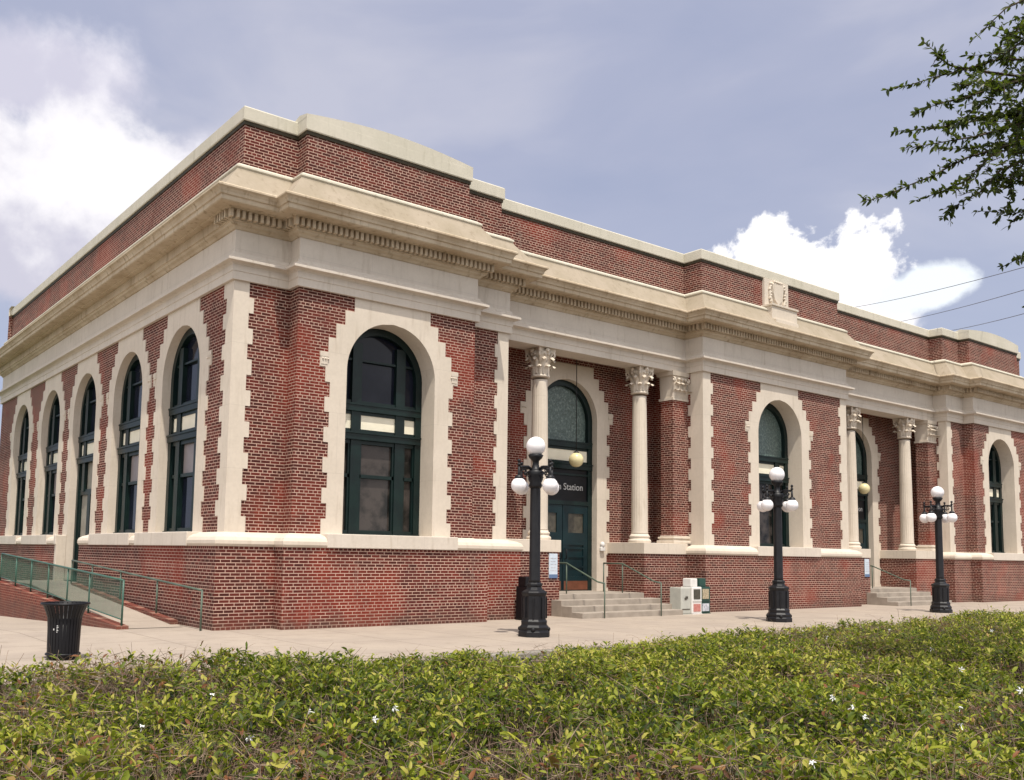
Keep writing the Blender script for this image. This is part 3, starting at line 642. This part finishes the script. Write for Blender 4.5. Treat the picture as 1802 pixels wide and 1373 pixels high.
# ------------------------------------------------------------ ramp on the left side
rz=lambda y: .04+ (.6-.04)*min(1,max(0,(y-.9)/8.3))
x_=MB(); x_.add([(-1.62,.85,0.01),(-.46,.85,0.01),(-.46,9.2,.6),(-1.62,9.2,.6),(-1.62,12.6,.6),(-.0,12.6,.6),(-.0,9.2,.6)],[(0,1,2,3),(3,2,6,5,4)])
tag(x_.build('ramp','walk',recalc=False),kind='structure')
rw=thing('ramp_wall','low red brick wall along the outer side of the access ramp','wall',(-1.8,.8,0))
x_=MB(); n=12
def slopewall(mb,x0,x1,ya,yb,zt):
    for i in range(n):
        y0,y1=ya+(yb-ya)*i/n,ya+(yb-ya)*(i+1)/n
        vs=[(x0,y0,-.7),(x1,y0,-.7),(x1,y0,zt(y0)),(x0,y0,zt(y0)),(x0,y1,-.7),(x1,y1,-.7),(x1,y1,zt(y1)),(x0,y1,zt(y1))]
        mb.add([(vx+1.8,vy-.8,vz) for vx,vy,vz in vs],[(0,1,2,3),(0,3,7,4),(3,2,6,7),(1,5,6,2)]+([(4,7,6,5)] if i==n-1 else []))
slopewall(x_,-1.83,-1.60,.78,12.6,lambda y:.07+.045*(y-.78)*min(1,1)); x_.build('brickwork','brick2',rw)
x_=MB(); slopewall(x_,-.60,-.44,1.2,9.0,lambda y: rz(y)+.06); x_.build('inner_kerb','brick2',rw)
def ramp_rail(X,y0,y1,zf,zr,posts,label,infill):
    t=thing('ramp_railing',label,'railing',(X,y0,0),'green railings of the access ramp'); o=Vector((X,y0,0)); mt='railg' if infill else 'rail'
    pts=[(X,y0+(y1-y0)*i/10,zr(y0+(y1-y0)*i/10)) for i in range(11)]
    MB().tube([Vector(p_)-o for p_ in pts],.024,8).build('top_rail',mt,t)
    for y in posts: MB().tube([Vector((X,y,zf(y)-.05))-o,Vector((X,y,zr(y)))-o],.022,8).build('post',mt,t)
    if infill:
        MB().tube([Vector((X,p_[1],zf(p_[1])+.12))-o for p_ in pts],.014,6).build('bottom_rail',mt,t)
        x_=MB(); y=y0+.06
        while y<y1: x_.box(-.004,.004,y-y0-.004,y-y0+.004,zf(y)+.12,zr(y)); y+=.062
        x_.build('pickets',mt,t)
zo=lambda y:.07+.045*(y-.78)
ramp_rail(-1.72,.85,12.4,zo,lambda y:.97+.037*(y-.85),[.85,3.2,5.0,6.8,8.6,10.4,12.4],'green picket railing on the outer wall of the access ramp',True)
ramp_rail(-.50,-.2,9.4,lambda y:rz(y)-.0,lambda y:.80+.047*(y+.2),[-.2,2.4,5.0,7.4,9.4],'plain pipe railing on the building side of the access ramp',False)
# ------------------------------------------------------------ street lamps
def lamp(loc,label):
    t=thing('street_lamp',label,'street lamp',loc,'black cast iron lamps along the pavement')
    x_=MB(); x_.lathe(0,0,[(.33,0),(.33,.10),(.30,.12),(.285,.17)],8,False,ang0=math.pi/8)
    x_.lathe(0,0,[(.30,.14),(.31,.19),(.27,.23),(.27,.26),(.275,.30),(.245,.34),(.245,.80),(.26,.83),(.27,.87),(.23,.90),(.17,.93),(.15,.98),(.165,1.0),(.165,1.04),(.12,1.07)],8,False,ang0=math.pi/8)
    for k in range(8):
        an=k*math.pi/4; x_.box(*sorted((.243*math.cos(an)-.012,.243*math.cos(an)+.012)),*sorted((.243*math.sin(an)-.012,.243*math.sin(an)+.012)),.36,.78)
    for sx_ in (-1,1):
        for sy_ in (-1,1): x_.sphere((sx_*.20,sy_*.20,.15),.045,8,6)
    x_.build('pedestal','black',t,bevel=.008)
    x_=MB(); x_.lathe(0,0,[(.125,1.05),(.115,1.12),(.105,2.9),(.10,3.0)],40,rad=lambda a_,z:1-.05*(.5+.5*math.cos(a_*10)))
    x_.lathe(0,0,[(.115,2.95),(.14,3.0),(.12,3.06),(.15,3.12),(.15,3.2),(.19,3.27),(.13,3.31),(.08,3.36),(.065,3.44),(.07,3.5),(.13,3.56),(.155,3.62),(.12,3.64)],24)
    x_.build('pole','black',t)
    for k in range(4):
        an=k*math.pi/2; ca,sa=math.cos(an),math.sin(an); P=lambda u,z:(ca*u,sa*u,z)
        y_=MB(); y_.tube([P(.06,3.30),P(.2,3.37),P(.36,3.36),P(.44,3.35)],.03,8,.026)
        y_.tube([P(.44,3.36),P(.44,3.22),P(.44,3.16)],.026,8)
        y_.tube([P(.44,3.36),P(.44,3.46)],.02,8); y_.sphere(P(.44,3.48),.036,10,8); y_.lathe(*P(.44,0)[:2],[(.02,3.38),(.045,3.40),(.02,3.43)],12)
        pts=[P(.12+.11*(1-i/15)*math.cos(i*.5)+.06,3.2+.085*(1-i/15)*math.sin(i*.5)) for i in range(13)]; y_.tube(pts,.014,6)
        pts=[P(.33+.06*(1-i/15)*math.cos(i*.5+2),3.28+.06*(1-i/15)*math.sin(i*.5+2)) for i in range(13)]; y_.tube(pts,.012,6)
        y_.lathe(*P(.44,0)[:2],[(.03,3.20),(.075,3.17),(.09,3.12),(.08,3.09)],16)
        ar=y_.build('arm','black',t); MB().sphere(P(.44,2.985),.155,26,16).build('globe','globe',ar)
    MB().sphere((0,0,3.80),.195,30,18).build('top_globe','globe',t)
    return t
def at_ground(u,v,z):
    dd=fw+rt*((u-PX)/FPX)-up*((v-PY)/FPX); k=(z-CAM.z)/dd.z; return CAM+dd*k
l1=lamp((4.76,-4.24,-.0),'street lamp with five white globes nearest the camera, before the first portico')
l2=copy_tree(l1); l2.location=(13.46,-3.85,0); l2['label']='middle of the three street lamps, standing before the centre bay window'
l3=copy_tree(l1); l3.location=(22.3,-3.65,.0); l3['label']='farthest of the three street lamps, standing before the second portico'
# ------------------------------------------------------------ litter bin
t=thing('litter_bin','black steel litter bin with flared slatted rim on the pavement at the left','litter bin',(-4.03,-3.95,0))
x_=MB(); ns=30
prof=[(.215,.04),(.22,.2),(.225,.45),(.235,.60),(.262,.68),(.295,.76),(.315,.80)]
for k in range(ns):
    a0=2*math.pi*k/ns; a1=a0+2*math.pi/ns*.80; vs=[]
    for r_,z in prof: vs+=[(r_*math.cos(a0),r_*math.sin(a0),z),(r_*math.cos(a1),r_*math.sin(a1),z),((r_-.012)*math.cos(a1),(r_-.012)*math.sin(a1),z),((r_-.012)*math.cos(a0),(r_-.012)*math.sin(a0),z)]
    x_.add(vs,[(i*4+j,i*4+(j+1)%4,i*4+4+(j+1)%4,i*4+4+j) for i in range(len(prof)-1) for j in range(4)])
x_.build('slats','blackp',t)
x_=MB(); x_.lathe(0,0,[(.20,.02),(.208,.1),(.214,.64),(.20,.64),(.19,.12)],32); x_.build('liner','blackp',t)
x_=MB()
for r_,z in ((.321,.80),(.226,.08)):
    x_.tube([(r_*math.cos(i*math.pi/20),r_*math.sin(i*math.pi/20),z) for i in range(41)],.017,8)
x_.build('rim','blackp',t)
vd=(CAM-Vector((-4.03,-3.95,0))); an=math.atan2(vd.y,vd.x)-.45
x_=MB()
def arcstrip(r_,a0,a1,z0,z1,n_=6):
    vs=[]
    for i in range(n_+1):
        aa=a0+(a1-a0)*i/n_; vs+=[(r_*math.cos(aa),r_*math.sin(aa),z0),(r_*math.cos(aa),r_*math.sin(aa),z1)]
    x_.add(vs,[(2*i,2*i+2,2*i+3,2*i+1) for i in range(n_)])
for i,(w_,zz) in enumerate(((.06,.0),(.11,.022),(.06,.044),(.11,.066),(.09,.088))): arcstrip(.234,an,an+w_,.40+zz,.412+zz)
arcstrip(.234,an-.22,an-.14,.43,.455)
x_.build('decal','letter',t,recalc=False)
# ------------------------------------------------------------ overhead cables
def at(u,v,dist):
    dd=fw+rt*((u-PX)/FPX)-up*((v-PY)/FPX); return CAM+dd*dist
for i,(ua,va,ub,vb,lb) in enumerate(((1380,553,1960,425,'topmost of the three overhead cables above the roof at right'),(1440,583,1960,462,'middle of the three overhead cables above the roof at right'),(1540,592,1960,506,'lowest of the three overhead cables above the roof at right'))):
    A0,A1=at(ua,va,74),at(ub,vb,26); n=20
    pts=[A0.lerp(A1,k/n)-Vector((0,0,.5*4*(k/n)*(1-k/n))) for k in range(n+1)]
    o=MB().tube(pts,.013,5).build('overhead_cable','cable'); tag(o,lb,'cable','overhead cables')
# ------------------------------------------------------------ leaves
def leaf_arrays(base,dirn,nrm,ln,wd,fold=.25,bend=.15):
    """vectorised leaves: base,dirn,nrm (N,3); ln,wd (N,)"""
    N=len(base); side=np.cross(dirn,nrm); side/=np.linalg.norm(side,axis=1,keepdims=True)+1e-9
    ln=ln[:,None]; wd=wd[:,None]
    P=lambda t,s_,h: base+dirn*ln*t+side*wd*s_+nrm*ln*h
    V=np.stack([P(0,0,0),P(.3,-.42,fold*.30-bend*.0),P(.32,0,0),P(.3,.42,fold*.30),P(.68,-.36,fold*.25-bend*.35),P(.68,0,-bend*.4),P(.68,.36,fold*.25-bend*.35),P(1,0,-bend)],axis=1)
    F=np.array([[0,2,1,1],[0,3,2,2],[1,2,5,4],[2,3,6,5],[4,5,7,7],[5,6,7,7]])
    return V.reshape(-1,3),F
def leaf_mesh(name,V,rnd_,mt,parent):
    N=len(V)//8; fl_=[[0,2,1],[0,3,2],[1,2,5,4],[2,3,6,5],[4,5,7],[5,6,7]]
    loops=np.concatenate([np.array(f) for f in fl_]); cnt=np.array([len(f) for f in fl_]); per=len(loops)
    me=bpy.data.meshes.new(name); me.vertices.add(len(V)); me.vertices.foreach_set('co',V.astype(np.float32).ravel())
    LI=(loops[None,:]+np.arange(N)[:,None]*8).ravel(); me.loops.add(len(LI)); me.loops.foreach_set('vertex_index',LI.astype(np.int32))
    me.polygons.add(N*6); st=(np.concatenate([[0],np.cumsum(cnt)[:-1]])[None,:]+np.arange(N)[:,None]*per).ravel()
    me.polygons.foreach_set('loop_start',st.astype(np.int32)); me.polygons.foreach_set('use_smooth',np.ones(N*6,bool))
    me.update(calc_edges=True)
    at_=me.attributes.new('rnd','FLOAT','POINT'); at_.data.foreach_set('value',np.repeat(rnd_,8).astype(np.float32))
    o=bpy.data.objects.new(name,me); S.collection.objects.link(o); me.materials.append(M[mt]); o.parent=parent; return o
def sticks(name,A_,B_,r_,mt,parent):
    """thin 3-sided sticks"""
    N=len(A_); dd=B_-A_; dd/=np.linalg.norm(dd,axis=1,keepdims=True)+1e-9; ref=np.tile([.3,.5,.8],(N,1)); s1=np.cross(dd,ref); s1/=np.linalg.norm(s1,axis=1,keepdims=True); s2=np.cross(dd,s1)
    r_=np.broadcast_to(r_,(N,))[:,None]; V=[]
    for P_,k in ((A_,1.),(B_,.6)):
        for j in range(3): an=2*math.pi*j/3; V.append(P_+(s1*math.cos(an)+s2*math.sin(an))*r_*k)
    V=np.stack(V,1).reshape(-1,3); F=np.array([[0,1,4,3],[1,2,5,4],[2,0,3,5]]); LI=(F.ravel()[None,:]+np.arange(N)[:,None]*6).ravel()
    me=bpy.data.meshes.new(name); me.vertices.add(len(V)); me.vertices.foreach_set('co',V.astype(np.float32).ravel()); me.loops.add(len(LI)); me.loops.foreach_set('vertex_index',LI.astype(np.int32))
    me.polygons.add(N*3); me.polygons.foreach_set('loop_start',np.arange(0,N*12,4).astype(np.int32)); me.update(calc_edges=True)
    o=bpy.data.objects.new(name,me); S.collection.objects.link(o); me.materials.append(M[mt]); o.parent=parent; return o
unit=lambda v: v/(np.linalg.norm(v,axis=1,keepdims=True)+1e-9)
# smooth value noise
_g=rng.random((64,64))
def vnoise(x,y,s_):
    x=x/s_; y=y/s_; xi=np.floor(x).astype(int); yi=np.floor(y).astype(int); fx=x-xi; fy=y-yi; fx=fx*fx*(3-2*fx); fy=fy*fy*(3-2*fy)
    G_=lambda i,j:_g[i%64,j%64]
    return (G_(xi,yi)*(1-fx)+G_(xi+1,yi)*fx)*(1-fy)+(G_(xi,yi+1)*(1-fx)+G_(xi+1,yi+1)*fx)*fy
# ------------------------------------------------------------ hedge in the foreground
YE=-11.0
ex=np.array([-9,-6.3,-5.7,-5,-4.2,-3.0,-1.6,.0,1.9,4.0,6.2,7.6,8.6,9.6,14]); ez=np.array([.82,.82,.84,.81,.75,.68,.62,.64,.70,.73,.76,.76,.86,.76,.74])
def hedge_h(x,y):
    edge=np.interp(x,ex,ez); t=np.clip((YE-y)/2.5,0,1); base=edge*(1-t)+.72*t
    return base+(.35+.65*np.clip((YE-y)/1.2,0,1))*(.15*(vnoise(x,y,.9)-.5)+.19*(vnoise(x+9,y+4,.30)-.5))-np.clip((y-(YE-.12))/.12,0,1)*.15
fwa=np.array(fw[:]);rta=np.array(rt[:]);upa=np.array(up[:]);ca_=np.array(CAM[:])
def vis(x,y,z,mx=260,my=200):
    P_=np.stack([x,y,z],1)-ca_; zz=P_@fwa; u=PX+FPX*(P_@rta)/np.maximum(zz,.1); v=PY-FPX*(P_@upa)/np.maximum(zz,.1)
    return (zz>.8)&(u>-mx)&(u<1802+mx)&(v<1373+my)
NS=60000
x=rng.uniform(-9.5,14.5,NS*2); y=rng.uniform(-17.6,YE+.06,NS*2); k_=vis(x,y,np.full_like(x,.7)); x,y=x[k_],y[k_]
dist=np.hypot(x-CAM.x,y-CAM.y); x,y=x[dist>2.2],y[dist>2.2]
dens=vnoise(x+3,y+8,.55)*.6+vnoise(x,y,.22)*.4; keep=rng.random(len(x))<np.clip(-.25+1.9*dens,0,1)+.8*np.clip((y-(YE-.45))/.3,0,1); x,y=x[keep],y[keep]
print('shoots',len(x))
H_=hedge_h(x,y); N=len(x)
tall=(rng.random(N)<.05)*rng.uniform(.0,.09,N); depth_=rng.random(N)**1.6*.22
top=H_+tall-depth_; lean=rng.normal(0,.32,(N,2)); sl_=rng.uniform(.10,.22,N)
sdir=unit(np.column_stack([lean,np.ones(N)])); tipP=np.column_stack([x,y,top]); baseP=tipP-sdir*sl_[:,None]
patch=vnoise(x+31,y+17,1.1); dead=(vnoise(x+50,y+3,.8)*.6+vnoise(x+7,y+33,.28)*.4>.60)
VV=[];RR=[]
for j in range(5):
    t=.25+.75*j/4; pp=baseP+sdir*(sl_*t)[:,None]
    for sg in (0,1):
        mk=rng.random(N)<np.where(dead,.30,.82)*(1 if j>1 else .7)
        an=rng.uniform(0,2*math.pi,N) if sg==0 else an+math.pi+rng.normal(0,.3,N)
        el=rng.uniform(-.1,.75,N)+(.35 if j>3 else 0)
        dv=unit(np.column_stack([np.cos(an)*np.cos(el),np.sin(an)*np.cos(el),np.sin(el)])+sdir*.3)
        nr=unit(np.column_stack([rng.normal(0,.55,N),rng.normal(0,.55,N),np.ones(N)])-dv*dv[:,2:3]*.8)
        ln=rng.uniform(.024,.068,N)*(.85+.3*rng.random(N))*np.where(rng.random(N)<.12,1.35,1)*(.75 if j==4 else 1); wd=ln*rng.uniform(.34,.52,N)
        V,_=leaf_arrays(pp[mk],dv[mk],nr[mk],ln[mk],wd[mk],rng.uniform(.2,.4),.2)
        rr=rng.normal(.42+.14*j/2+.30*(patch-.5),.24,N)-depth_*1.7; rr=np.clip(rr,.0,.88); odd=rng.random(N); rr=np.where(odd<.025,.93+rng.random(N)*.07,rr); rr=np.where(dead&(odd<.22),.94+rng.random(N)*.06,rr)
        VV.append(V); RR.append(rr[mk])
hedge=thing('flowering_hedge','low clipped green hedge with small white star flowers filling the foreground','hedge',(0,-14,0))
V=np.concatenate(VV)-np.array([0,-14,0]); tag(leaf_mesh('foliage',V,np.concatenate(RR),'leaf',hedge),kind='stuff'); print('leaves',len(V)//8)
A_=np.concatenate([tipP-sdir*rng.uniform(.15,.45,N)[:,None]+rng.normal(0,.03,(N,3)),]); o0=np.array([0,-14,0])
mk=rng.random(N)<.75
tw=np.column_stack([x,y,H_])+np.column_stack([rng.normal(0,.15,N),rng.normal(0,.15,N),-rng.uniform(.02,.25,N)]); mk2=rng.random(N)<np.where(dead,.95,.32)
tw2=tw+unit(np.column_stack([rng.normal(0,1,N),rng.normal(0,1,N),rng.normal(.2,.4,N)]))*rng.uniform(.08,.22,N)[:,None]
sticks('twigs',np.concatenate([baseP[mk]-sdir[mk]*.12,tw[mk2]])-o0,np.concatenate([tipP[mk],tw2[mk2]])-o0,rng.uniform(.0012,.0028,mk.sum()+mk2.sum()),'twig',hedge)['kind']='stuff'
# long bare arching shoots poking through the leaves
mb=MB()
for _ in range(330):
    i_=random.randrange(N); p0=Vector((x[i_],y[i_],H_[i_]-.12)); aa=random.uniform(0,6.28); ll=random.uniform(.15,.42); hh=random.uniform(.02,.16)
    pts=[p0+Vector((math.cos(aa)*ll*t,math.sin(aa)*ll*t,hh*math.sin(t*2.2)+.10*t)) for t in (0,.2,.4,.6,.8,1)]
    mb.tube([p_-Vector((0,-14,0)) for p_ in pts],random.uniform(.0018,.0038),5,.0009)
mb.build('arching_shoots','twig',hedge)['kind']='stuff'
# woody stems and dark under-mass
x2=x[::3];y2=y[::3];n2=len(x2); A2=np.column_stack([x2,y2,np.full(n2,-.05)]); B2=np.column_stack([x2+rng.normal(0,.12,n2),y2+rng.normal(0,.12,n2),hedge_h(x2,y2)-.12])
sticks('stems',A2-o0,B2-o0,rng.uniform(.003,.006,n2),'twig',hedge)['kind']='stuff'
FLW=[(545,1252),(695,1247),(373,1222),(1465,1228),(1692,1178),(1690,1275),(1430,1342),(1690,1245),(250,1278),(1455,1120),(1500,1245),(1565,1108),(1795,1215),(1522,1262),(1745,1110),(440,1300),(1640,1142),(660,1266)]
for i,(u,v) in enumerate(FLW):
    gp=at_ground(u,v,.72); zz=float(hedge_h(np.array([gp.x]),np.array([gp.y]))[0])+.03; gp=at_ground(u,v,zz)
    mb=MB(); nn=5+i%2; fs=random.uniform(.6,1.0); tl=random.uniform(.2,1.5); ta=random.uniform(0,6.28)
    for k in range(nn):
        an=2*math.pi*k/nn+random.uniform(-.18,.18); rot=Matrix.Rotation(tl,3,Vector((math.cos(ta),math.sin(ta),0)))
        pts=[(0,0,0),(.009,-.004,.004),(.019,-.0055,.006+random.uniform(-.006,.004)),(.026,random.uniform(-.004,.004),-.002+random.uniform(-.009,.006)),(.019,.0055,.006),(.009,.004,.004)]
        vs=[]
        for px_,py_,pz_ in pts:
            w_=Vector((px_*math.cos(an)-py_*math.sin(an),px_*math.sin(an)+py_*math.cos(an),pz_)); vs.append(rot@w_*fs)
        mb.add(vs,[(0,1,2,3,4,5)])
    mb.tube([rot@Vector((0,0,0)),rot@Vector((0,0,-.03))],.002,5)
    mb.build('flower','petal',hedge,loc=gp-Vector((0,-14,0)),recalc=False)
# ------------------------------------------------------------ tree reaching into the frame at upper right
TR=Vector((2.3,-18.2,0)); tree=thing('oak_tree','live oak whose leafy branches reach in at the upper right','tree',TR[:])
x_=MB(); x_.tube([Vector(v) for v in ((0,0,-.3),(.05,0,.6),(-.05,.05,1.8),(.0,.1,3.0),(.15,.1,4.2),(.1,.0,5.4),(.2,.1,6.8))],.26,14,.07); x_.build('trunk','bark',tree)
BR=[([(1900,-40),(1802,0),(1770,15),(1735,48),(1708,74)],8.3),
([(1900,90),(1802,105),(1755,105),(1700,122),(1645,136),(1600,150),(1558,158)],8.0),
([(1700,122),(1672,115),(1655,104),(1648,92)],8.0),
([(1860,130),(1760,150),(1700,172),(1650,184),(1610,196)],7.8),
([(1870,180),(1740,208),(1680,220),(1620,228),(1568,232)],8.2),
([(1850,200),(1720,240),(1660,250),(1588,262)],7.7),
([(1880,210),(1770,258),(1700,278),(1640,310),(1600,326),(1560,345),(1517,356)],8.0),
([(1860,240),(1750,270),(1700,318),(1650,340),(1608,354)],8.4),
([(1880,250),(1760,300),(1725,338),(1690,356),(1668,376)],7.9),
([(1880,250),(1802,288),(1778,312),(1780,350),(1752,390)],8.1),
([(1900,350),(1802,372),(1770,380)],8.3),([(1900,420),(1830,440),(1798,452)],8.4),
([(1860,0),(1802,30),(1788,60),(1776,86)],8.2),([(1880,60),(1802,70),(1770,95),(1760,110)],7.8),
([(1900,120),(1802,140),(1730,150),(1690,150)],8.3),([(1900,200),(1802,200),(1720,205)],7.7),([(1900,260),(1802,250),(1700,262)],8.1),([(1900,300),(1802,320),(1740,318)],8.3),([(1900,60),(1802,130),(1740,170)],7.6),([(1900,150),(1802,225),(1745,265)],8.5)]
x_=MB(); LB=[];LD=[]; trunkpt=Vector((0,.1,3.6))
hub=at(2150,180,8.6)-TR
x_.tube([trunkpt,trunkpt.lerp(hub,.5)+Vector((0,0,.25)),hub],.10,10,.06)
def spr(pts,sparse=1.0,step=.05):
    for i in range(len(pts)-1):
        A0,A1=pts[i],pts[i+1]; l=(A1-A0).length; n=max(1,int(l/step*sparse))
        for k in range(n): LB.append(A0.lerp(A1,(k+random.random())/n)); LD.append((A1-A0).normalized())
for bi,(pl,ds) in enumerate(BR):
    pts=[at(u,v,ds+random.uniform(-.08,.08)) -TR for u,v in pl]
    x_.tube([hub+Vector((random.uniform(-.2,.2),)*3)]+pts,.013,6,.0018)
    spr(pts,1.0 if bi in (0,) else 1.7)
    if bi>0:
        for _ in range(7 if bi<12 else 12):
            k=random.randint(0,len(pts)-2); A0=pts[k].lerp(pts[k+1],random.random()); dv=((pts[k+1]-pts[k]).normalized()+Vector([random.gauss(0,.7) for _ in range(3)])).normalized(); A1=A0+dv*random.uniform(.08,.26)*(1.3 if k<2 else .55)
            x_.tube([A0,A1],.004,5,.002); spr([A0,A1],1.5)
# crown mass outside and at the edge of the frame
for _ in range(620):
    u=1850+abs(random.gauss(0,260)); v=random.gauss(120,170)
    if u<1802+40: u+=60
    A0=at(u,v,8.3+random.gauss(0,.9))-TR; dv=Vector([random.gauss(0,1) for _ in range(3)]).normalized(); A1=A0+dv*random.uniform(.15,.45); x_.tube([A0,A1],.005,4,.002); spr([A0,A1],1.2)
for _ in range(95):
    u=random.triangular(1705,1830,1830); v=random.gauss(205,62)
    if v>330 or v<95: continue
    A0=at(u,v,8.0+random.gauss(0,.35))-TR; dv=Vector((random.gauss(-.3,.8),random.gauss(.3,.8),random.gauss(0,.6))).normalized(); A1=A0+dv*random.uniform(.08,.25); x_.tube([A0,A1],.004,4,.002); spr([A0,A1],1.3)
x_.build('branches','bark',tree)
LB=np.array([tuple(v) for v in LB]);LD=np.array([tuple(v) for v in LD]); n=len(LB)
LB=np.repeat(LB,3,0);LD=np.repeat(LD,3,0); n*=3
dv=unit(LD*.7+rng.normal(0,.75,(n,3))); nr=unit(rng.normal(0,.7,(n,3))+np.array([0,0,.8])); ln=rng.uniform(.038,.07,n)
V,_=leaf_arrays(LB,dv,nr,ln,ln*.5,.2,.1); leaf_mesh('foliage',V,rng.random(n),'oleaf',tree)
print('oak leaves',n)
